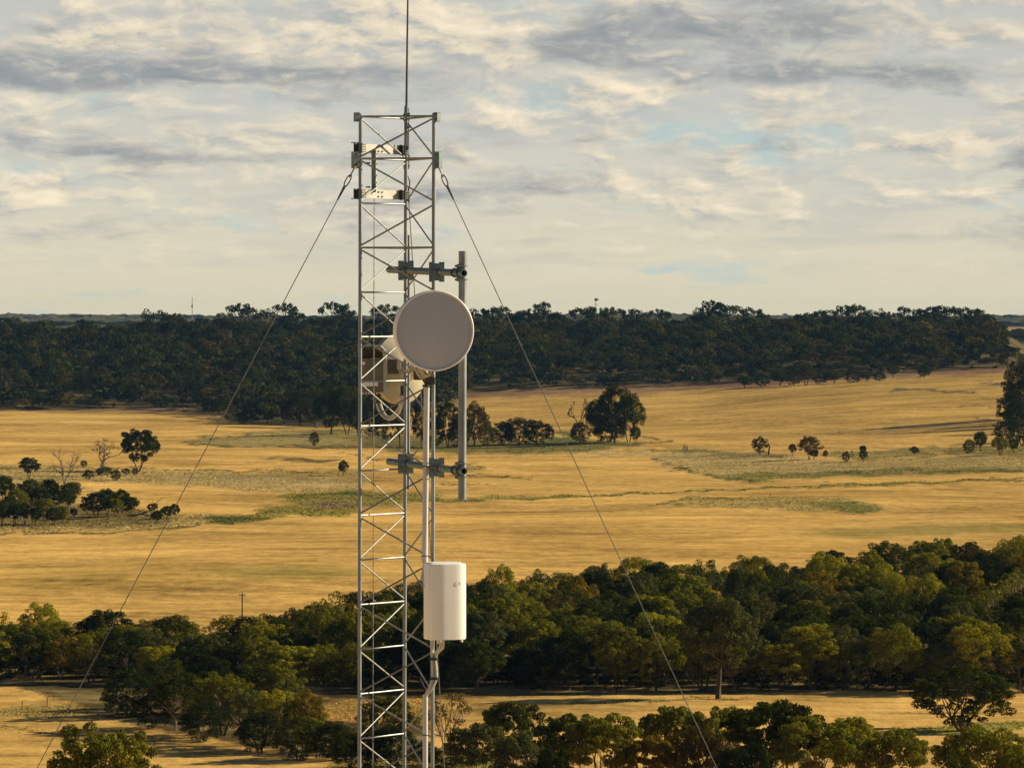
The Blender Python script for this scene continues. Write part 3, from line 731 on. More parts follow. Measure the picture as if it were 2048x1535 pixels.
for i, (cx, b, t, w, c, lab) in enumerate([(2008, 886, 838, 52, 'deep green', 'dark shrub at the bottom of the corner stand'), (2044, 892, 836, 66, 'dark green', 'dark shrub against the frame edge under the corner stand'),
        (2046, 838, 712, 92, 'deep green', 'tall dark corner gum cut by the frame edge'), (2020, 850, 782, 60, 'deep green', 'dark gum leaning out of the corner stand over the wheat'), (2056, 856, 735, 80, 'deep green', 'dark gum mostly outside the frame in the corner stand')]):
    tree_px('bushy%d' % (i % 3), cx, b, t, w, c, lab, name='gum_tree' if i > 1 else 'bush', cat='tree' if i > 1 else 'bush', group='corner stand at the frame edge')
tree_px('bushy2', 2038, 868, 800, 70, 'deep green', 'middle bush filling the corner stand between gums and shrubs', cat='bush', name='bush', group='corner stand at the frame edge')
x, y, z = ground_at(1537, 909); mb = MB()
mb.tube([(x, y, z - .2), (x + .15, y, z + 1.4), (x + .45, y, z + 3.1)], [.36, .28, .20], 7)
e = empty('tree_stump', (x, y, z), 'dark leaning dead stump beside a drain tree', 'tree stump'); mb.build('trunk', M['bark'], e, True)

# ------------------------------------------------------------------ the woodland belt
MASTX = 793.0
def ordinal(i): return ('first', 'second', 'third', 'fourth', 'fifth', 'sixth', 'seventh', 'eighth', 'ninth', 'tenth', 'eleventh', 'twelfth', 'thirteenth', 'fourteenth', 'fifteenth', 'sixteenth', 'seventeenth', 'eighteenth', 'nineteenth', 'twentieth')[min(i, 19)]

def belt():
    rng = random.Random(77)
    front = [(-150, 655), (0, 652), (100, 646), (240, 640), (860, 632), (1300, 634), (2200, 632)]
    back = [(-150, 702), (0, 692), (120, 698), (300, 694), (560, 706), (750, 738), (950, 770), (1200, 800), (1400, 815), (1550, 832), (1720, 850), (1850, 872), (1960, 895), (2200, 900)]
    pts = []
    def ok(x, y, r): return all((x - a) ** 2 + ((y - b) * .85) ** 2 > r * r for a, b, *_ in pts)
    # a closed front edge first, then the interior by dart throwing
    px = -60.0
    while px < 2110:
        d = float(lerp_list(front, px)) + rng.uniform(0, 7)
        x = (px - CX) / F * d
        pts.append((x, d, 'front')); px += rng.uniform(58, 104) * (.72 if px < 640 else 1)
    n = 0
    while len(pts) < 236 and n < 20000:
        n += 1
        px = rng.uniform(-70, 2120); a, b = float(lerp_list(front, px)), float(lerp_list(back, px))
        d = rng.uniform(a + 6, b + 2); x = (px - CX) / F * d
        if ok(x, d, 7.4): pts.append((x, d, 'back' if d > b - 16 else ('front' if d < a + 12 else 'mid')))
    recs = []
    for x, d, row in pts:
        px = CX + F * x / d; b = float(lerp_list(back, px))
        t = rng.random()
        kind = rng.choices(['gum', 'umbrella', 'bushy', 'sparse', 'near'], [.36, .28, .16, .08, .12])[0]
        h = rng.uniform(7.8, 10.4); w = rng.uniform(7.4, 10.8)
        if px < 640: h *= .76; w *= .90
        if row == 'back': h *= rng.uniform(.84, 1.08); w *= .9
        if row == 'front': h *= rng.uniform(.8, 1.0); kind = rng.choice(['gum', 'umbrella', 'near', 'bushy'])
        if kind == 'bushy': h *= .78; w *= .85
        if kind == 'sparse': w *= .8
        tint = rng.choices(['dark green', 'deep green', 'olive green', 'yellow green', 'grey green', 'brownish', 'bronze'], [.25, .16, .28, .12, .12, .02, .05])[0]
        n_ = {'gum': 4, 'umbrella': 4, 'bushy': 3, 'sparse': 2, 'near': 4}[kind]
        recs.append([px, d, x, row, kind, '%s%d' % (kind, rng.randrange(n_)), h, w, tint])
    return recs
BELT = belt()
FORM = {'gum': 'domed gum', 'umbrella': 'flat-topped gum', 'bushy': 'bushy tree', 'sparse': 'thin-leaved tree', 'near': 'wide-crowned gum'}
ROW = {'front': "at the belt's stubble edge", 'mid': 'inside the belt', 'back': "at the belt's wheat edge"}
from collections import defaultdict
cnt = defaultdict(list)
for r in BELT:
    side = 'dish side' if r[0] > MASTX else 'bare side'
    cnt[(r[8], r[4], r[3], side)].append(r)
for (tint, kind, row, side), rs in cnt.items():
    rs.sort(key=lambda r: abs(r[0] - MASTX))
    for i, r in enumerate(rs):
        if len(rs) == 1: lab = f'only {tint} {FORM[kind]} {ROW[row]}, {side} of the mast'
        else: lab = f'{ordinal(i)} {tint} {FORM[kind]} from the mast {ROW[row]}, {side}'
        tree(r[5], r[2], r[1], r[7], r[6], tint, lab, group='trees of the woodland belt')

# low understorey added to darken the trunk zone at the front of the belt
def understorey():
    rng = random.Random(31); rs = []
    px = -30.0
    while px < 2090:
        d = (646 if px < 300 else 634) + rng.uniform(5, 22)
        if not 1400 < px < 1470: rs.append((px, d, rng.uniform(2.6, 4.6), rng.uniform(4.5, 8.0)))
        px += rng.uniform(34, 62)
    sides = {'dish side': sorted((r for r in rs if r[0] > MASTX), key=lambda r: r[0]), 'bare side': sorted((r for r in rs if r[0] <= MASTX), key=lambda r: -r[0])}
    for side, l in sides.items():
        for i, (px, d, h, w) in enumerate(l):
            word = ordinal(i % 10) + ('', ' after ten,', ' after twenty,', ' after thirty,')[i // 10]
            tree('bushy%d' % (i % 3), (px - CX) / F * d, d, w, h, 'deep green' if i % 3 else 'dark green', f'{word} added low dark shrub from the mast under the belt trees, {side}', cat='shrub', name='shrub', group='understorey shrubs added to darken the belt floor')
understorey()

# the low thicket in front of the belt, the trees standing out from it and the row along the bottom of the picture
GT = 'thicket in front of the woodland belt'
for i, (cx, b, t, w, key, c, lab) in enumerate([
        (352, 1462, 1332, 132, 'umbrella0', 'dark green', 'flat dark tree at the tip of the thicket beyond the guy wire'), (256, 1434, 1330, 130, 'bushy0', 'deep green', 'dark tree where the guy wire passes the tip of the thicket'),
        (446, 1472, 1338, 150, 'umbrella2', 'olive green', 'wide olive tree in the thicket above the open stubble'), (410, 1482, 1398, 110, 'bushy2', 'deep green', 'low dark bush along the thicket edge, first from its tip'),
        (492, 1492, 1372, 118, 'gum1', 'grey green', 'grey-green tree in the middle of the thicket'), (520, 1506, 1418, 110, 'bushy1', 'deep green', 'low dark bush along the thicket edge, second from its tip'),
        (556, 1496, 1372, 110, 'umbrella3', 'yellow green', 'bright flat-topped tree in the thicket'), (612, 1500, 1376, 96, 'gum2', 'bronze', 'bronze tree at the top end of the thicket'),
        (596, 1520, 1424, 104, 'bushy0', 'dark green', 'low bush along the thicket edge, third from its tip'), (668, 1520, 1440, 110, 'bushy2', 'deep green', 'low dark bush before the outer mast leg'),
        (700, 1536, 1452, 90, 'bushy1', 'dark green', 'low bush right at the outer mast leg'), (306, 1456, 1378, 96, 'bushy1', 'deep green', 'dark bush at the outer tip of the thicket'), (742, 1536, 1450, 96, 'bushy0', 'deep green', 'dark bush behind the foot of the lattice'),
        (790, 1534, 1444, 110, 'bushy2', 'deep green', 'dark bush behind the rear mast leg low down'), (420, 1428, 1306, 130, 'gum0', 'deep green', 'dark dome filling the gap between thicket and belt, first from the guy wire'), (510, 1436, 1318, 126, 'umbrella1', 'dark green', 'second dome filling the gap between thicket and belt'),
        (566, 1440, 1330, 116, 'gum3', 'olive green', 'olive dome filling the gap between thicket and belt'), (330, 1418, 1310, 120, 'gum2', 'dark green', 'dark dome just beyond the guy wire between thicket and belt'),
        (636, 1516, 1432, 110, 'gum1', 'olive green', 'olive crown in the thicket next to the outer mast leg'), (776, 1500, 1384, 128, 'umbrella1', 'dark green', 'open flat-topped tree behind the lattice low down')]):
    tree_px(key, cx, b, t, w, c, lab, group=GT, name='bush' if key[:4] == 'bush' else 'gum_tree', cat='bush' if key[:4] == 'bush' else 'tree')
tree_px('sparse1', 893, 1502, 1378, 104, 'brownish', 'see-through twiggy tree just outside the mast near the cable', rot=.6)
tree_px('lone0', 1436, 1397, 1196, 172, 'grey green', 'tall gum with forked pale trunk standing alone on the stubble', rot=.9)
tree_px('spread0', 1924, 1462, 1322, 200, 'dark green', 'broad spreading tree alone on the stubble above the bottom row', rot=2.2)
x, d = (2062 - CX) / F * 604, 604
tree('bare1', x, d, 7.0, 10.5, 'brownish', 'twisted half-bare tree hanging in from the frame edge', cat='dead tree', name='dead_tree', rot=2.5)
GB = 'gums along the bottom of the picture'
for i, (cx, t, d, w, key, c, lab) in enumerate([
        (204, 1437, 440, 224, 'wide0', 'olive green', 'sunlit spreading gum on the stubble under the guy wire'),
        (958, 1446, 470, 150, 'row2', 'grey green', 'grey-green gum nearest the mast in the bottom row'), (1022, 1398, 486, 130, 'row0', 'dark green', 'tree with a raised knob of foliage in the bottom row'),
        (1040, 1460, 452, 140, 'near3', 'grey green', 'grey-green gum with pale stems below the knobbed tree'), (1140, 1424, 462, 160, 'row1', 'dark green', 'green dome of the bottom row beside the knobbed tree'),
        (1208, 1428, 456, 170, 'row2', 'olive green', 'wide olive dome in the bottom row'), (1290, 1466, 448, 140, 'row0', 'bronze', 'bronze low crown between two domes of the bottom row'),
        (1350, 1408, 470, 150, 'row3', 'olive green', 'olive gum crossed by the guy wire in the bottom row'), (1404, 1440, 446, 140, 'near2', 'brownish', 'brown-green crown under the guy wire end'),
        (1450, 1408, 468, 130, 'row1', 'olive green', 'round olive crown behind the great umbrella gum'), (1550, 1400, 452, 226, 'row2', 'dark green', 'great umbrella gum, the tallest and widest of the bottom row'),
        (1630, 1430, 446, 190, 'row0', 'olive green', 'flat olive crown beside the great umbrella gum'), (1700, 1430, 460, 130, 'row3', 'yellow green', 'yellow-green crown near the end of the bottom row'),
        (1790, 1456, 448, 170, 'row1', 'olive green', 'airy gum with visible limbs ending the bottom row'), (1500, 1478, 430, 150, 'near0', 'deep green', 'shaded crown low under the great umbrella gum'),
        (1972, 1448, 438, 200, 'row3', 'olive green', 'lumpy olive-green gum in the bottom corner'), (2052, 1476, 430, 130, 'near2', 'olive green', 'olive gum cut by the bottom corner'), (1918, 1500, 425, 110, 'gum1', 'dark green', 'low dark crown beside the lumpy corner gum'),
        (1104, 1486, 436, 130, 'near2', 'deep green', 'shaded crown low in front of the green dome')]):
    tree_d(key, cx, t, d, w, c, lab, group=GB)
for cx, b, t, w, lab in ((900, 1536, 1494, 120, 'dark low bush at the foot of the see-through tree'), (850, 1530, 1480, 70, 'dark low bush right beside the conduit')):
    tree_px('bushy1', cx, b, t, w, 'deep green', lab, cat='bush', name='bush', group=GT)

# ------------------------------------------------------------------ the forest on the hill
def far_templates():
    out = []
    for s_ in range(7):
        rng = np.random.default_rng(400 + s_); V_ = []
        nc = 13 + s_ % 4
        for i in range(nc):
            d = rng.normal(size=3); d /= np.linalg.norm(d); d[2] = abs(d[2]) if rng.random() < .85 else d[2]
            c = np.array([d[0] * .36, d[1] * .36, (.62 if s_ % 2 else .66) + d[2] * (.28 if s_ % 2 else .22)])
            V_.append(leaf_quads(rng, c, .150 * rng.uniform(.7, 1.3), 30, .046, .75, .55))
        out.append(np.concatenate(V_))
    return out

G_CREST = 'crest gums standing above the forest skyline'
crest = [(30, 631, 46), (92, 639, 40), (168, 637, 40), (312, 615, 60), (342, 628, 40), (402, 634, 44), (452, 623, 56), (480, 605, 58), (500, 612, 44), (534, 614, 50), (572, 604, 52), (592, 622, 40), (640, 632, 40), (668, 602, 66), (690, 615, 44), (708, 622, 40), (771, 607, 62), (800, 622, 40),
         (958, 614, 56), (985, 612, 40), (1004, 611, 46), (1028, 617, 40), (1060, 616, 50), (1085, 601, 38), (1112, 626, 44), (1158, 614, 50), (1178, 611, 40), (1200, 611, 40), (1222, 613, 54), (1262, 616, 50), (1290, 622, 38), (1318, 617, 50), (1386, 628, 40), (1406, 612, 44), (1424, 599, 58), (1446, 606, 50), (1472, 608, 50), (1500, 613, 50), (1530, 626, 40),
         (1580, 630, 40), (1612, 624, 46), (1642, 619, 40), (1660, 617, 46), (1692, 609, 56), (1714, 607, 50), (1750, 614, 44), (1776, 622, 36), (1806, 611, 32), (1832, 616, 50), (1858, 612, 50), (1884, 609, 56), (1908, 610, 50), (1934, 613, 50), (1950, 616, 46), (1968, 626, 42), (1982, 640, 40)]
cl = []
for i, (cx, t, w) in enumerate(crest):
    d = 3080 + (i * 37 % 50) - (0 if cx < 1960 else (cx - 1960) * 4)
    side = 'dish side' if cx > 870 else 'bare side'
    cl.append((abs(cx - 793), side, i, cx, t, d, w))
for side in ('dish side', 'bare side'):
    for rank, (_, s_, i, cx, t, d, w) in enumerate(sorted(c for c in cl if c[1] == side)):
        words_ = ordinal(rank) if rank < 20 else ordinal(rank - 20) + ' past twenty,'
        lab = f'{words_} dark crest gum from the mast on the forest skyline, {side}'
        tree_d('crest%d' % (i % 3) if i % 3 else 'tall%d' % (i % 2), cx, t, d, w * 1.06, 'deep green' if i % 4 else 'dark green', lab, group=G_CREST)
G_EDGE = 'green wattles along the forest foot'
edge = [(1490, 776, 750, 34), (1524, 773, 745, 40), (1560, 772, 738, 44), (1588, 770, 734, 40), (1612, 771, 728, 48), (1640, 768, 735, 36), (1668, 766, 742, 44), (1706, 765, 738, 44), (1734, 763, 742, 30), (1758, 762, 742, 30), (1786, 755, 730, 28), (1848, 754, 726, 32),
        (196, 812, 780, 32), (262, 814, 778, 56), (322, 815, 786, 50), (120, 815, 776, 50), (60, 816, 774, 60)]
edge.sort()
for i, (cx, b, t, w) in enumerate(edge):
    lab = f'{ordinal(i)} low tree along the forest foot, counted from the bare side of the mast'
    tree_px('round%d' % (i % 3) if i % 2 else 'bushy%d' % (i % 3), cx, b, t, w, 'dark green' if 1480 < cx < 1860 and i % 2 else 'blue green', lab, group=G_EDGE, name='wattle_tree')

def far_forest():
    rng = random.Random(9); T = far_templates(); VV = []; CC = []
    cols = [(.040, .043, .016), (.024, .029, .016), (.062, .053, .019), (.050, .040, .020), (.036, .044, .017), (.014, .019, .014)]  # lighter, warmer tones stand in for side-lit crown tops
    def add(x, y, w, h, c, z=None):
        t = T[rng.randrange(len(T))]; a = rng.uniform(0, 6.28); ca, sa = math.cos(a), math.sin(a)
        z = tz(x, y) if z is None else z
        v = np.empty_like(t); v[:, 0] = (t[:, 0] * ca - t[:, 1] * sa) * w + x; v[:, 1] = (t[:, 0] * sa + t[:, 1] * ca) * w + y; v[:, 2] = t[:, 2] * h + z
        VV.append(v); k = rng.uniform(.8, 1.2); CC.append(np.tile([c[0] * k, c[1] * k, c[2] * k, 1], (len(t), 1)))
    d = 2150.0; n = 0
    while d < 3090:
        sx = 11.5
        x = -.125 * d
        while x < .125 * d:
            yy = d + rng.uniform(-5, 5); xx = x + rng.uniform(-4, 4); px = CX + F * xx / yy
            fd = float(lerp_list(FOREST_FRONT_D, px)) + rng.uniform(-14, 0)
            lim = 1984 + 10 * math.sin(d * .02)
            if yy > fd and px < lim + (3080 - yy) * .085:
                big = rng.random() < .22
                w = rng.uniform(10, 15) * (1.25 if big else 1); h = rng.uniform(9.5, 15) * (1.25 if big else 1)
                if yy - fd < 30: h *= .8; z_ = -1.2
                else: z_ = 0.0
                if px > 1980: h *= .8
                add(xx, yy, w, h, rng.choice(cols), tz(xx, yy) + z_ - (.12 * h if yy - fd < 30 else 0)); n += 1
            x += sx
        d += 14.0
    # woods far beyond, seen past the shoulder of the hill and over its crest
    for i in range(240):
        yy = rng.uniform(3900, 4600); px = rng.uniform(1940, 2200); add((px - CX) / F * yy, yy, rng.uniform(11, 17), rng.uniform(8, 12), (.035, .04, .03)); n += 1
    for i in range(420):
        yy = rng.uniform(6200, 6700) if i % 3 else rng.uniform(9300, 9900); px = rng.uniform(-150, 2200); xx = (px - CX) / F * yy; h = rng.uniform(8, 13); add(xx, yy, rng.uniform(16, 34), h, (.025, .03, .025), tz(xx, yy) - .45 * h); n += 1
    v = np.concatenate(VV)
    o = mesh_np('forest', v, quads_of(v), M['leaf_far'])
    at = o.data.color_attributes.new('tint', 'FLOAT_COLOR', 'POINT'); at.data.foreach_set('color', np.concatenate(CC).astype(np.float32).ravel())
    tag(o, 'dark eucalypt forest covering the low hill across the valley', 'forest', kind='stuff')
    print('forest trees', n, 'quads', len(v) // 4)
far_forest()
# ------------------------------------------------------------------ the guyed lattice mast, 36 m from the eye
D0 = 36.0; K = D0 / F                     # metres per photo pixel at the mast
def TP(px, py, dd=0.0): return P(px, py, D0 + dd * K)
DL, DR, DM = -33.5, -52.0, 85.0           # depth of the three legs in photo pixels
def Lx(y): return 721.0 - (y - 260) * .0018
def Rx(y): return 867.8 - (y - 260) * .0023
def Mx(y): return 812.0 - (y - 260) * .0026
def LP(y): return TP(Lx(y), y, DL)
def RP(y): return TP(Rx(y), y, DR)
def MP(y): return TP(Mx(y), y + (y - 625) * -.0, DM)
foot = TP(793, 900); foot.z = tz(foot.x, foot.y)
mast = empty('lattice_mast', foot, 'galvanised three-legged lattice mast with diagonal bracing carrying the dish and panel antenna', 'mast')
for fp, top in ((LP, 228), (RP, 226), (MP, 214)):
    a, b = fp(top), fp(1560); e = a + (b - a) * ((a.z + .05) / (a.z - b.z))
    MB().tube([a, e], .0142, 12).build('leg', M['steel'], mast, True)
lev = [233, 317, 406] + [495 + 89.2 * i for i in range(17)]
zs = [LP(y).z for y in lev]
def at(fp, z):
    """point of a leg at height z"""
    a, b = fp(233), fp(1476); return a + (b - a) * ((a.z - z) / (a.z - b.z))
def brace(name, p, q, r):
    d = (q - p).normalized(); MB().tube([p + d * .010, q - d * .010], r, 8).build(name, M['steel'], mast, True)
for k in range(len(lev)):
    brace('horizontal_brace', at(LP, zs[k]), at(MP, zs[k]), .0068)
    if k in (0, 1, 3):
        brace('horizontal_brace', at(LP, zs[k]), at(RP, zs[k]), .0072); brace('horizontal_brace', at(MP, zs[k]), at(RP, zs[k]), .0068)
for k in range(len(lev) - 1):
    u, l = zs[k] - .014, zs[k + 1] + .014
    if k % 2 == 0:
        brace('diagonal_brace', at(LP, u), at(MP, l), .0058); brace('diagonal_brace', at(RP, u), at(LP, l), .0064); brace('diagonal_brace', at(MP, u), at(RP, l), .0058)
    else:
        brace('diagonal_brace', at(MP, u), at(LP, l), .0058); brace('diagonal_brace', at(LP, u), at(RP, l), .0064); brace('diagonal_brace', at(RP, u), at(MP, l), .0058)
# plates at the leg tops and at the guy level
ctr = (LP(233) + RP(233) + MP(233)) / 3
def radial(p):
    v = p - ctr; v.z = 0; return v.normalized()
RL, RR, RM = radial(LP(233)), radial(RP(233)), radial(MP(233)); UP = Vector((0, 0, 1))
for fp, rd, y0, y1, nm, w in ((LP, RL, 225, 243.5, 'top_plate', .018), (RP, RR, 225, 243.5, 'top_plate', .018), (MP, RM, 226, 243, 'top_plate', .016),
                              (LP, RL, 303.5, 337, 'guy_plate', .027), (RP, RR, 303.5, 337, 'guy_plate', .027), (MP, RM, 305, 338, 'guy_plate', .024)):
    a, b = fp(y0), fp(y1); c = (a + b) / 2 + rd * (.012 + w); tg = rd.cross(UP)
    mb = MB()
    for s_ in (-1, 1): mb.box(c + tg * .016 * s_, w, .0035, (a.z - b.z) / 2, (rd, tg, UP))
    mb.box(c + rd * (w - .004), .0035, .0120, (a.z - b.z) / 2 - .003, (rd, tg, UP))
    mb.build(nm, M['steel_dull'], mast, False)
    for t in (-.3, .3):
        MB().tube([c + tg * -.026 + UP * t * (a.z - b.z), c + tg * .026 + UP * t * (a.z - b.z)], .006, 6).build('bolt', M['bolt'], mast)

# ------------------------------------------------------------------ guy wires
def chain_link(mb, c, d, side, L, w, r):
    pts = []
    for i in range(17):
        a = 2 * math.pi * i / 16; pts.append(c + d * math.cos(a) * L + side * math.sin(a) * w)
    mb.tube(pts, r, 6, False)
def guy(fp, rd, px_end, label, yst=337):
    p0 = fp(yst) + rd * .050
    best = None
    for i in range(200, 900):
        k = i / 1000; d = Vector((rd.x * k, rd.y * k, -1.0)); s = (4.5 if px_end else 4.5)
        for t in (4.10, 4.20, 4.30, 4.40, 4.5, 4.6):
            q = p0 + d * t; qx, qy = proj(q.x, q.y, q.z)
            if abs(float(qy) - 1535) < 40:
                err = abs(float(qx) + (1535 - float(qy)) * (float(qx) - float(proj(p0.x, p0.y, p0.z)[0])) / (float(qy) - 340) - px_end)
                if best is None or err < best[0]: best = (err, k)
    k = best[1]; d = Vector((rd.x * k, rd.y * k, -1.0)); h = p0.z; end = p0 + d * h
    g = Vector((end.x, end.y, tz(end.x, end.y)))
    e = empty('guy_wire', g, label, 'guy wire', 'guy wires bracing the mast')
    dn = d.normalized(); side = dn.cross(Vector((0, 1, 0))).normalized(); s2 = dn.cross(side)
    mb = MB(); chain_link(mb, p0 + dn * .035, dn, s2, .042, .016, .0042); mb.build('shackle', M['bolt'], e, True)
    mb = MB(); chain_link(mb, p0 + dn * .105, dn, (side * .8 + s2 * .6).normalized(), .050, .020, .0048); mb.build('thimble', M['bolt'], e, True)
    mb = MB(); mb.tube([p0 + dn * .15, p0 + dn * .27], [.011, .0065], 8); mb.build('wire_grip', M['bolt'], e, True)
    MB().tube([p0 + dn * .24, p0 + (g - p0) * .5 + Vector((0, 0, -.02)), g + Vector((0, 0, .1))], .0036, 6).build('cable', M['wire'], e, True)
    return e
guy(LP, RL, 74, 'guy wire slanting from the mast top down past the wattle clump')
guy(RP, RR, 1434, 'guy wire slanting from the mast top down over the dish side fields')
guy(MP, RM, 889, 'guy wire dropping steeply behind the dish and conduit', 338)
MB().tube([LP(331) + RL * .045 + Vector((0, -.02, 0)), LP(338) + RL * .045 + Vector((0, -.02, 0))], .010, 8).build('brass_fitting', M['brass'], mast, True)

# ------------------------------------------------------------------ whip antenna on the rear leg
w0 = TP(812.6, 262, 74)
whip = empty('whip_antenna', w0, 'thin dark whip antenna rising out of the frame above the mast', 'antenna')
MB().tube([TP(812.9, 214, 74), TP(814.0, 120, 74), TP(816.6, -70, 74)], [.0092, .0078, .0058], 8).build('rod', M['whip'], whip, True)
MB().tube([TP(812.6, 262, 74), TP(812.9, 211, 74)], .0132, 10).build('base_sleeve', M['steel_dull'], whip, True)
MB().tube([TP(816.6, 300, 78), TP(816.4, 216, 78)], .0085, 8).build('mounting_tube', M['steel'], whip, True)
for y in (228, 254): MB().box(TP(814.4, y, 77), .022, .020, .008).build('clamp', M['steel_dull'], whip)

# ------------------------------------------------------------------ empty bracket frame on the rear face of the mast (between outer and rear leg)
fr = empty('antenna_bracket', TP(765, 341, 20), 'empty white aluminium bracket frame bolted across two mast legs near the top', 'bracket')
ax = (at(MP, zs[1]) - at(LP, zs[1])); ax.z = 0; axn = ax.normalized(); nrm = axn.cross(UP); nrm = -nrm if nrm.y < 0 else nrm
def bar(y, hh, nm):
    a, b = LP(y), MP(y); b.z = a.z; c = (a + b) / 2 + nrm * .040 + axn * .004
    MB().box(c, ax.length / 2 - .022, .004, hh, (axn, nrm, UP)).build(nm, M['white_alu'], fr)
    MB().box(c + nrm * .022 - UP * (hh - .004), ax.length / 2 - .022, .018, .004, (axn, nrm, UP)).build('flange', M['white_alu'], fr)
    for dx in (-.028, .028):
        for dz_ in (-.017, .017):
            q = c + axn * (dx * .8 + .005) + UP * dz_ - nrm * .010; MB().tube([q, q + nrm * .02], .0075, 6).build('bolt', M['bolt'], fr)
    for leg, sg in ((LP, -1), (MP, 1)):
        g = leg(y); g.z = a.z
        mb = MB()
        for dz_ in (-.6, -.2, .2, .6):
            mb.box(g + nrm * .012 + UP * dz_ * hh * 1.25 + axn * (-sg * .012), .026, .036, .0045, (axn, nrm, UP))
        mb.box(g + nrm * .030 - axn * sg * .022, .012, .004, hh * 1.15, (axn, nrm, UP)); mb.box(g + nrm * .038, .03, .004, hh * 1.1, (axn, nrm, UP))
        mb.build('clamp', M['bolt'], fr)
        if sg < 0:
            q = g + UP * (hh * (1.15 if y < 330 else -1.15)); MB().tube([q, q - axn * .085 + nrm * .02], .004, 6).build('bolt', M['bolt'], fr)
bar(296, .034, 'cross_plate'); bar(387, .034, 'cross_plate')
a, b = LP(305), MP(305); cu = a + (b - a) * .38 + nrm * .052; a2 = cu.z; b2 = LP(378).z; cu.z = (a2 + b2) / 2
MB().box(cu + axn * .022, .030, .0035, (a2 - b2) / 2 + .02, (axn, nrm, UP)).build('upright_channel', M['white_alu'], fr)
MB().box(cu - axn * .010 - nrm * .022, .0035, .020, (a2 - b2) / 2 + .02, (axn, nrm, UP)).build('channel_side', M['steel_dull'], fr)  # duller metal paints the channel's shaded side darker
for t in (-.12, .06): MB().tube([cu - axn * .03 + UP * t, cu - axn * .075 + UP * t], .006, 6).build('bolt', M['bolt'], fr)

# ------------------------------------------------------------------ standoff mount: two pipes and a pole
so = empty('standoff_mount', TP(925, 998, -200), 'steel standoff mount of two stubby pipes holding a tall vertical pole beside the mast', 'antenna mount')
PX0, PX1 = 778, 928
def so_pipe(y0, y1):
    a, b = TP(PX0, y0, 148), TP(PX1, y1, -206)
    MB().pipe(a, b, .0262, .0215, 24).build('pipe', M['steel_dull'], so, True)
    MB().lathe(a + (b - a).normalized() * .06, (b - a), [(0, 0), (0, .0215)], 20).build('bore_shade', M['dark'], so)  # black disc inside stands in for the shade of the open bore
    d = (b - a).normalized(); q = b - d * .10
    MB().lathe(q, d, [(0, .0), (0, .0214)], 20).build('bore_shade', M['dark'], so)
    L = (b - a).length
    for t, legp in ((.235, MP), (.66, RP)):
        c = a + (b - a) * t; lp = legp((y0 * (1 - t) + y1 * t)); side = d.cross(UP).normalized()
        mb = MB()
        tow = (lp - c); tow.z = 0; tow = tow.normalized() if tow.length > 1e-4 else side
        n2 = UP.cross(tow)
        for s_ in (.024, -.024): mb.box(c + tow * .036 + n2 * s_ * 1.6, .004, .020, .074, (tow, n2, UP))
        mb.box(c + tow * .034, .004, .055, .064, (tow, n2, UP)); mb.build('clamp_plate', M['steel_dull'], so)
        for s_ in (-.045, .045):
            pts = []
            cc = c + d * s_
            for i in range(13):
                an = math.pi * 2 * i / 12; pts.append(cc + UP * math.cos(an) * .031 + side * math.sin(an) * .031)
            MB().tube(pts, .0048, 6, False).build('u_bolt', M['bolt'], so, True)
        for zz in (-.058, .058):
            q = c + tow * .036 + UP * zz; MB().tube([q - n2 * .042, q + n2 * .042], .0060, 6).build('bolt', M['bolt'], so)
            MB().tube([q - tow * .02, q + tow * .05], .0055, 6).build('bolt', M['bolt'], so)
    # saddle to the pole
    c = a + d * (L - .115)
    mb = MB(); mb.box(c + Vector((.020, .0, 0)), .030, .020, .064); mb.build('pole_saddle', M['steel_dull'], so, False, .004)
    for zz in (-.050, .050):
        MB().tube([c + Vector((-.02, -.03, zz)), c + Vector((.060, -.03, zz)), c + Vector((.075, -.01, zz))], .0046, 6).build('u_bolt', M['steel'], so, True)
        MB().tube([c + Vector((-.015, -.035, zz)), c + Vector((-.015, .02, zz))], .009, 6).build('bolt', M['bolt'], so)
    for s_ in (-.055, .045):
        pts = [c + d * s_ + UP * math.cos(math.pi * i / 8) * .031 + d.cross(UP).normalized() * math.sin(math.pi * i / 8) * .031 for i in range(17)]
        MB().tube(pts, .0055, 6, False).build('u_bolt', M['bolt'], so, True)
so_pipe(539, 546); so_pipe(922.5, 941.5)
MB().pipe(TP(925.5, 502, -172), TP(924.3, 998.5, -172), .0302, .0262, 28).build('pole', M['steel'], so, True)
rp = empty('rear_pole', TP(817, 978, 126), 'thin pale pole just behind the rear mast leg carrying the cream dish', 'pole')
MB().pipe(TP(817.3, 470, 112), TP(816.9, 978, 112), .0120, .009, 14).build('tube', M['steel'], rp, True)
for y in (528, 905): MB().box(TP(814.5, y, 100), .018, .035, .012).build('clamp', M['steel_dull'], rp)

# ------------------------------------------------------------------ the dish that faces the eye
DC = TP(869, 661.3, -262)
dish = empty('dish_antenna', DC, 'round microwave dish with grey face mounted on the mast above the valley', 'dish antenna')
az = R(13.5); nd = Vector((math.sin(az), -math.cos(az), -.012)).normalized()
rD = 81.2 * K * (D0 - 262 * K) / D0
MB().lathe(DC - nd * .150, nd, [(0, rD * .80), (.02, rD * .93), (.05, rD * .975), (.135, rD * .985), (.138, rD * .94)], 96).build('shroud', M['rim'], dish, True)
MB().lathe(DC - nd * .02, nd, [(0, rD * .985), (.002, rD), (.016, rD * 1.0), (.021, rD * .985), (.021, rD * .955), (.010, rD * .945)], 96).build('rim', M['rim'], dish, True)
prof = [(-.012 + .018 * (1 - (i / 14) ** 2), rD * .95 * i / 14) for i in range(14, -1, -1)]
MB().lathe(DC, nd, [(h, max(r, 1e-4)) for h, r in prof], 96).build('radome', M['radome'], dish, True)
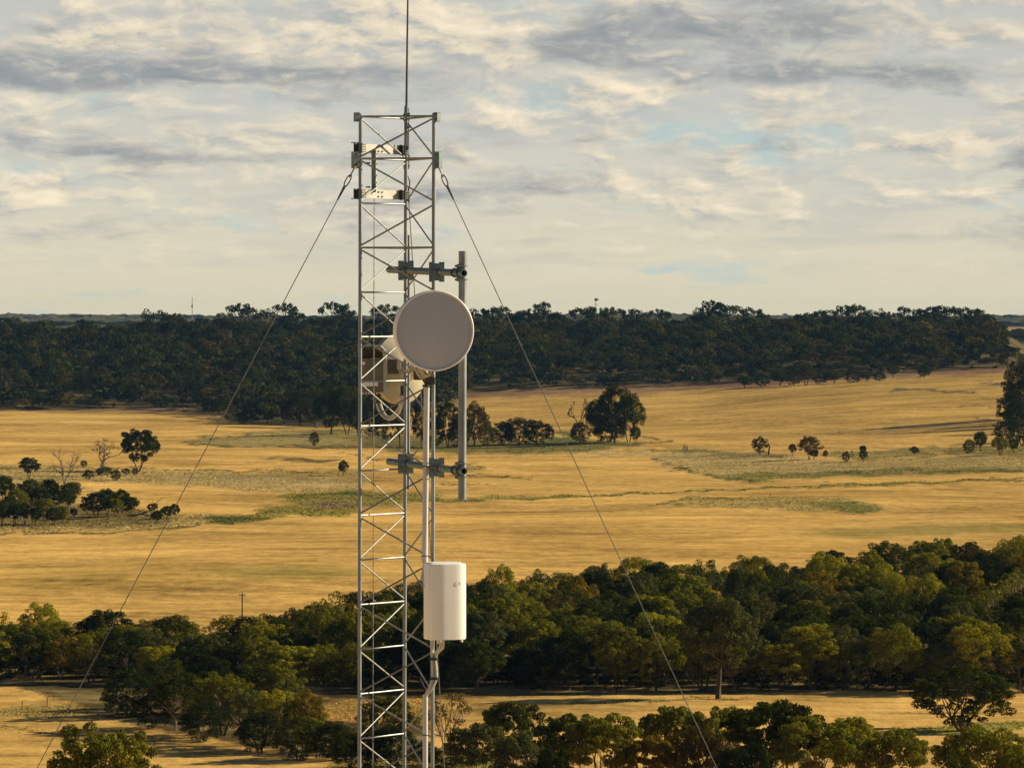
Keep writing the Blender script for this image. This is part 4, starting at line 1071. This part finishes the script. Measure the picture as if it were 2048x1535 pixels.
MB().lathe(DC - nd * .30, nd, [(0, .001), (0, .06), (.05, .10), (.12, rD * .55), (.152, rD * .82)], 48).build('reflector_back', M['dish_back'], dish, True)
ex = Vector((nd.y, -nd.x, 0)) * -1; ex = ex.normalized(); ex = ex if ex.x > 0 else -ex
MB().tube([DC + ex * (rD - .004) - nd * .03, DC + ex * (rD + .044) - nd * .03], .0026, 6).build('sight_rod', M['steel'], dish)
MB().lathe(DC + ex * (rD + .040) - nd * .03, ex, [(0, 0.0005), (0, .0056), (.007, .0056), (.007, .0005)], 10).build('rod_tip', M['brass'], dish)
for s_ in (1, -1): MB().box(DC + UP * s_ * (rD - .012) + nd * .001, .010, .004, .008).build('rim_latch', M['radome'], dish)
arm0 = DC - nd * .30
MB().tube([arm0, arm0 + Vector((.10, .0, -.02)), TP(918, 668, -172)], [.035, .030, .028], 12).build('mount_arm', M['steel_dull'], dish, True)
for zz in (-.07, .07): MB().pipe(TP(925, 664, -172) + UP * (zz - .012), TP(925, 664, -172) + UP * (zz + .012), .040, .0303, 20).build('pole_clamp', M['steel_dull'], dish, True)

# ------------------------------------------------------------------ the second dish, seen from behind through the lattice
BC = TP(813, 737, 205)
d2 = empty('dish_antenna', BC, 'cream dish facing away, half hidden behind the grey dish and lattice', 'dish antenna')
nb_ = Vector((math.sin(R(44)), -math.cos(R(44)), .03)).normalized(); r2 = 72 * K
MB().lathe(BC - nb_ * .06, nb_, [(-.05, r2 * .97), (-.05, r2 * 1.0), (0, r2 * 1.0), (.005, r2 * .97), (.045, r2 * .80), (.085, r2 * .52), (.11, r2 * .28), (.115, .001)], 64).build('reflector', M['dish_back'], d2, True)
MB().lathe(BC + nb_ * .05, nb_, [(0, .001), (0, .085), (.05, .08), (.09, .05), (.09, .001)], 24).build('hub', M['white_plastic'], d2, True)
MB().box(BC + nb_ * .19 + Vector((-.02, 0, -.02)), .055, .05, .07).build('radio_head', M['cable_dark'], d2, False, .008)
MB().box(BC + nb_ * .215 + Vector((.035, -.05, .0)), .018, .010, .034).build('cover_plate', M['white_alu'], d2, False, .003)
MB().tube([BC + nb_ * .08, TP(817, 737, 112)], .024, 10).build('mount_arm', M['steel_dull'], d2, True)

# ------------------------------------------------------------------ radio unit hung in the lattice
rc = TP(745, 750, 150)
ru = empty('radio_unit', rc, 'olive grey radio box with stickers and a raised sunshade inside the lattice', 'radio unit')
MB().box(TP(745.5, 750, 150), 23.5 * K, .055, 35 * K).build('housing', M['grey_box'], ru, False, .006)
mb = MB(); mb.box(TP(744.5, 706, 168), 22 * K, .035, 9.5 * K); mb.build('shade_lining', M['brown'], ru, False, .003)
mb = MB()
a0, a1, a2_, a3 = TP(722, 697, 150), TP(730, 690.5, 150), TP(762, 691.5, 150), TP(771, 702, 150)
for p, q in ((a0, a1), (a1, a2_), (a2_, a3)):
    dd = q - p; m_ = (p + q) / 2; mb.box(m_, dd.length / 2, .09, .0035, (dd.normalized(), Vector((0, 1, 0)), dd.normalized().cross(Vector((0, 1, 0)))))
mb.build('sunshade', M['white_alu'], ru)
MB().box(TP(770, 749, 140), 3.0 * K, .030, 37 * K).build('side_bracket', M['white_alu'], ru, False, .002)
for cx, cy, hw, hh in ((727.5, 726, 3.0, 3.0), (741, 767, 15.5, 5.0)):
    MB().box(TP(cx, cy, 150) + Vector((0, -.0565, 0)), hw * K, .0012, hh * K).build('sticker', M['label'], ru)
for i in range(6):
    c = TP(726 + i * 5.6, 786, 146); MB().lathe(c + UP * .004, -UP, [(0, .001), (0, .0065), (.012, .0065), (.012, .001)], 8).build('connector', M['label'], ru, True)
MB().box(TP(786, 733, 132), 11 * K, .04, 15 * K).build('junction_box', M['cable_dark'], ru, False, .006)
MB().box(TP(798, 730, 118), 4 * K, .012, 8 * K).build('junction_cover', M['white_alu'], ru, False, .002)

# ------------------------------------------------------------------ cables and conduit
def curve(pts, n=10):
    """smooth polyline through pts (Catmull-Rom)"""
    pts = [Vector(p) for p in pts]; q = [pts[0] * 2 - pts[1]] + pts + [pts[-1] * 2 - pts[-2]]; out_ = []
    for i in range(1, len(q) - 2):
        for k in range(n):
            t = k / n; a, b, c, d = q[i - 1:i + 3]
            out_.append(.5 * ((2 * b) + (c - a) * t + (a * 2 - b * 5 + c * 4 - d) * t * t + (-a + b * 3 - c * 3 + d) * t ** 3))
    out_.append(q[-2]); return out_
def cable(name, pts, r, mat, label, parent=None, cat='cable', group=None):
    g = MB().tube(curve(pts), r, 8)
    if parent is None:
        e = empty(name, Vector(pts[-1]), label, cat, group); g.build('sheath', mat, e, True); return e
    return g.build(name, mat, parent, True)
lp_ = empty('looped_cable', TP(778, 838, 140), 'pair of grey cables hanging in a loop under the radio box', 'cable')
for o_ in (0, 7):
    cable('cable', [TP(753 + o_, 800, 150), TP(756 + o_, 815, 150), TP(765 + o_ * .8, 831 + o_ * -.2, 146), TP(781, 838 - o_ * .6, 138), TP(797 - o_ * .3, 826 - o_, 126), TP(804 - o_ * .4, 806, 112), TP(806 - o_ * .9, 790, 104)], .0098, M['cable'], '', lp_)
MB().tube([TP(756, 787, 150), TP(757, 806, 150)], .022, 10).build('cable_boot', M['dark'], lp_, True)
MB().tube([TP(806.5, 771, 100), TP(806.5, 790, 100)], .0225, 12).build('cable_boot', M['dark'], lp_, True)
for o_ in (-4, 0, 4):
    cable('cable', [TP(806.5 + o_, 772, 100), TP(806 + o_, 757, 98), TP(811 + o_, 745, 90), TP(822 + o_, 736, 60), TP(832 + o_ * .5, 728 + o_, 10)], .0062, M['cable'], '', lp_)
lo = empty('dish_cables', TP(852, 756, -60), 'cream cables looping under the dish into the conduit head', 'cable')
lo.name = 'drooping_cable'
for i, (x0, x1, ym, xe) in enumerate(((827, 858, 755, 862), (838, 866, 751, 866), (846, 868, 746, 868), (834, 862, 753, 852))):
    cable('cable', [TP(x0, 731, -90), TP(x0 + 5, 741, -88), TP((x0 + x1) / 2, ym, -80), TP(x1, ym - 5, -74), TP(xe + 2, 737, -70)], .0088, M['cable'] if i == 1 else M['dish_back'], '', lo)
cu_ = empty('cable_conduit', TP(851, 1122, -70), 'upper white conduit running down the mast from under the dish', 'conduit', 'white conduits on the mast')
MB().tube([TP(853.4, 772, -74), TP(849.6, 1112, -74)], .0215, 16).build('pipe', M['pipe'], cu_, True)
MB().tube([TP(849.6, 1108, -74), TP(849.4, 1124, -74)], .0245, 16).build('coupling', M['pipe'], cu_, True)
MB().tube([TP(852.4, 768.5, -76), TP(852.2, 774, -76)], .0275, 14).build('end_clip', M['dark'], cu_, True)
MB().box(TP(860, 761, -70), 10.5 * K, .03, 7.5 * K).build('boot', M['dark'], cu_, False, .008)
for i, x in enumerate((846, 853, 860)):
    cable('cable', [TP(853, 770, -75), TP(x, 758, -75), TP(x + 4, 748, -76), TP(x + 8, 740, -80)], .0075, M['cable_dark'], '', cu_)
for y in (932, 1111):
    x = 853.4 - (y - 772) * .0112
    pts = [TP(x, y, -74) + Vector((math.cos(a) * .0235, math.sin(a) * .0235, 0)) for a in [i * math.pi / 8 for i in range(17)]]
    MB().tube(pts, .0045, 6, False).build('strap', M['cable_dark'], cu_, True)
    MB().tube([TP(x - 7, y + 2, -74), TP(x + 13, y + 2, -60)], .0035, 6).build('strap', M['brown'], cu_)
cable('cable', [TP(849.4, 1120, -74), TP(848, 1136, -74), TP(846, 1150, -78), TP(848.5, 1165, -86), TP(855, 1180, -96)], .0130, M['cable'], '', cu_)
MB().box(TP(848.6, 1151, -66), 3.5 * K, .014, 5 * K).build('cable_clip', M['dark'], cu_, False, .002)
cl_ = empty('cable_conduit', TP(851, 1600, -76), 'lower white conduit carrying the cables down below the panel antenna', 'conduit', 'white conduits on the mast')
MB().tube([TP(850.6, 1388, -80), TP(850.2, 1640, -80)], .0192, 16).build('pipe', M['pipe'], cl_, True)
pts = [TP(850.3, 1469, -80) + Vector((math.cos(a) * .021, math.sin(a) * .021, 0)) for a in [i * math.pi / 8 for i in range(17)]]
MB().tube(pts, .004, 6, False).build('strap', M['brown'], cl_, True)
bu = empty('cable_bundle', TP(855, 1386, -84), 'bundle of grey cables strapped to the leg under the panel antenna', 'cable')
for dx, dp, r, sx in ((0, -84, .0115, 864), (4.2, -80, .0105, 868), (8, -84, .0105, 873)):
    mid = 4 if dx < 2 else (0 if dx < 6 else 1)
    top = [TP(863 + dx, 1278, -84)] if dx < 2 else ([TP(879, 1280, -100), TP(882 - dx * .4, 1292, -96)] if dx < 6 else [TP(886, 1278, -104), TP(885, 1294, -100)])
    cable('cable', top + [TP(864 + dx * (1 if dx < 5 else .9), 1312, dp), TP(864.5 + dx, 1336, dp), TP(864.5 + dx, 1356, dp), TP(859 + dx * .75, 1374, dp), TP(852 + dx * .3, 1388, dp + 2), TP(850.6, 1402, -80)], r, M['cable'], '', bu)
for y, x in ((1317, 866), (1356, 867.5)): MB().box(TP(x, y, -84), 8.0 * K, .024, 2.6 * K).build('cable_tie', M['dark'], bu, False, .003)
e = empty('earth_wire', Vector(TP(745.5, 1700, 30)), 'thin straight cable hanging inside the lattice from the bracket frame', 'cable')
a, b = TP(748.3, 396, 30), TP(745.4, 1640, 30); z0 = tz(a.x, a.y); g = a + (b - a) * ((a.z - z0) / (a.z - b.z))
e.location = g; MB().tube([a, g], .0032, 6).build('sheath', M['steel'], e)

# ------------------------------------------------------------------ white panel antenna
def panel():
    c0 = TP(897.5, 1203, -120); e = empty('panel_antenna', TP(893.5, 1282, -120), 'white curved panel antenna box on the mast leg below the dish', 'panel antenna')
    ph = R(22); fx = Vector((math.cos(ph), math.sin(ph), 0)); fn = Vector((math.sin(ph), -math.cos(ph), 0))
    W_, Dp = 36.6 * K, .200; H = 74.5 * K
    def prism(pl, h0, h1, inset=.012):
        mb = MB(); n = len(pl); cxm = sum(p[0] for p in pl) / n; cym = sum(p[1] for p in pl) / n
        rings = [(h0, 1 - .06), (h0 + inset * .4, 1 - .018), (h0 + inset, 1.0), (h1 - inset, 1.0), (h1 - inset * .4, 1 - .018), (h1, 1 - .06)]
        for h, s_ in rings:
            for x, y in pl: mb.v.append(c0 + fx * (cxm + (x - cxm) * s_) + fn * (cym + (y - cym) * s_) + UP * h)
        for r in range(len(rings) - 1):
            for i in range(n): a_, b_ = r * n + i, r * n + (i + 1) % n; mb.f.append((a_, b_, b_ + n, a_ + n))
        mb.f.append(tuple(reversed(range(n)))); mb.f.append(tuple((len(rings) - 1) * n + i for i in range(n)))
        return mb
    front = []
    for i in range(25):
        t = i / 24; x = -W_ + 2 * W_ * t; front.append((x, .036 * (1 - (2 * t - 1) ** 4)))
    pl = [(-W_, -.045)] + front + [(W_, -.045)]
    prism(pl, -H, H).build('front_cover', M['white_plastic'], e, True)
    def rr(x0, x1, y0, y1, r):
        o = []
        for cx_, cy_, a0_ in ((x1 - r, y1 - r, 0), (x0 + r, y1 - r, 90), (x0 + r, y0 + r, 180), (x1 - r, y0 + r, 270)):
            for k in range(6): a_ = R(a0_ + k * 18); o.append((cx_ + r * math.cos(a_), cy_ + r * math.sin(a_)))
        return o
    prism(rr(-W_ + .008, W_ - .008, -Dp, -.048, .022), -H - .004, H + .010).build('back_housing', M['white_plastic'], e, True)
    prism(rr(-W_ - .007, W_ + .004, -.056, -.030, .010), -H - .003, H + .004, .004).build('seam_lip', M['white_plastic'], e, True)
    fc = c0 + fx * .060 + fn * (.0354) + UP * (36 * K)
    fd_ = (fn + fx * .10).normalized()
    mb = MB(); mb.lathe(fc - fd_ * .004, fd_, [(0, .021), (.0046, .021), (.0046, .0165), (.004, .0160)], 28); mb.build('emblem_ring', M['white_plastic'], e, True)
    mb = MB(); mb.lathe(fc - fd_ * .004 + fx * .001, fd_, [(0, .009), (.0046, .009), (.0046, .001)], 20); mb.build('emblem_dot', M['white_plastic'], e, True)
    for x, y_ in ((.112, -.02), (-.05, -.03)):
        q = c0 + fx * x + fn * y_ - UP * H; MB().lathe(q + UP * .004, -UP, [(0, .001), (0, .0085), (.024, .0085), (.026, .006), (.026, .001)], 12).build('drain_plug', M['white_plastic'], e, True)
    MB().tube([c0 + fx * -.055 + fn * -.06 - UP * (H - .01), c0 + fx * -.055 + fn * -.06 - UP * (H + .034)], .015, 10).build('cable_gland', M['cable'], e, True)
    for zz in (-.2, .2):
        MB().tube([c0 - fn * (Dp - .01) + UP * zz, Vector((RP(1203).x, RP(1203).y, c0.z + zz))], .016, 8).build('mount_arm', M['steel_dull'], e)
        MB().pipe(Vector((RP(1203).x, RP(1203).y, c0.z + zz - .02)), Vector((RP(1203).x, RP(1203).y, c0.z + zz + .02)), .026, .0145, 14).build('leg_clamp', M['steel_dull'], e, True)
panel()

# ------------------------------------------------------------------ small things far away
def far_mast():
    d = 5200.0; x = (384.5 - CX) / F * d; z = tz(x, d); top = P(384.5, 590, d).z
    e = empty('radio_mast', (x, d, z), 'tiny distant radio mast above the forest skyline', 'mast'); w = .55
    for i in range(3):
        a = i * 2.094 + .3; q = Vector((x + math.cos(a) * w, d + math.sin(a) * w, z)); t = Vector((x + math.cos(a) * w * .6, d + math.sin(a) * w * .6, top - 3))
        MB().tube([q, t], .12, 4).build('leg', M['steel_dull'], e)
    MB().tube([(x, d, top - 5), (x, d, top)], .10, 5).build('spike', M['steel_dull'], e)
    mb = MB(); n = 14
    for k in range(n):
        z0, z1 = z + (top - 3 - z) * k / n, z + (top - 3 - z) * (k + 1) / n; s_ = 1 if k % 2 else -1
        mb.tube([(x - w * .8 * s_, d - .2, z0), (x + w * .8 * s_, d - .2, z1)], .07, 4)
    mb.build('lattice', M['steel_dull'], e)
    mb = MB(); mb.box((x, d - .6, top - 12), .9, .3, 1.6); mb.build('antenna_drum', M['white_plastic'], e, False, .1)
far_mast()
def crest_pole():
    d = 3060.0; x = (1191.5 - CX) / F * d; z = tz(x, d); top = P(1191.5, 599, d).z
    e = empty('wind_pump', (x, d, z), 'tiny dark pole with a fan head poking above the skyline trees', 'wind pump')
    MB().tube([(x, d, z), (x, d, top)], [.22, .14], 6).build('tower', M['cable_dark'], e)
    MB().lathe((x, d - .25, top), (0.2, -1, 0), [(0, .3), (.1, .9), (.18, 1.0), (.2, .3)], 14).build('fan', M['cable_dark'], e)
    MB().box((x + .9, d + .5, top), .8, .05, .45).build('tail_vane', M['cable_dark'], e)
    MB().box((x, d, top - 3.0), 1.1, .1, .12).build('platform', M['cable_dark'], e)
crest_pole()
def power_pole():
    d = 726.0; x = (484 - CX) / F * d; z = tz(x, d); top = P(484, 1186, d).z
    e = empty('power_pole', (x, d, z), 'thin timber power pole with a short crossarm behind the woodland belt', 'power pole')
    MB().tube([(x, d, z - .2), (x, d, top)], [.13, .09], 8).build('post', M['bark'], e, True)
    MB().box((x, d - .12, top - .25), .50, .05, .06).build('crossarm', M['bark'], e)
    for s_ in (-.4, .4): MB().lathe((x + s_, d - .12, top - .19), (0, 0, 1), [(0, .001), (0, .05), (.08, .06), (.14, .03), (.14, .001)], 8).build('insulator', M['white_plastic'], e, True)
power_pole()
for px_, py_ in ((126, 1428), (94, 1413), (44, 1419)):
    x, y, z = ground_at(px_, py_); h = 1.05
    o = empty('marker_post', (x, y, z), {126: 'grey post in the stubble by the guy wire foot', 94: 'short dark post behind the grey guy wire post', 44: 'thin post in the stubble toward the frame edge'}[px_], 'post', 'posts in the near stubble')
    MB().tube([(x, y, z - .1), (x + .03, y, z + h)], [.06, .055], 8).build('shaft', M['bark'], o, True); MB().lathe((x + .03, y, z + h), (0, 0, 1), [(0, .064), (.04, .06), (.06, .001)], 8).build('cap', M['bark'], o, True)

# ------------------------------------------------------------------ the air
def haze():
    m = bpy.data.materials.new('haze_air'); m.use_nodes = True; m.node_tree.nodes.clear(); T = NT(m.node_tree)
    v = T.n('ShaderNodeVolumePrincipled', ins={'Color': (.24, .54, 1.0, 1), 'Density': HAZE, 'Anisotropy': 0.0})
    T.t.links.new(v.outputs[0], T.n('ShaderNodeOutputMaterial').inputs['Volume'])
    o = MB().box((0, 6300, 38), 6200, 7000, 44).build('haze', m); tag(o, 'thin bluish air over the whole valley', 'haze', kind='stuff')
    o.data.materials[0] = m
HAZE = 1.35e-5
haze()
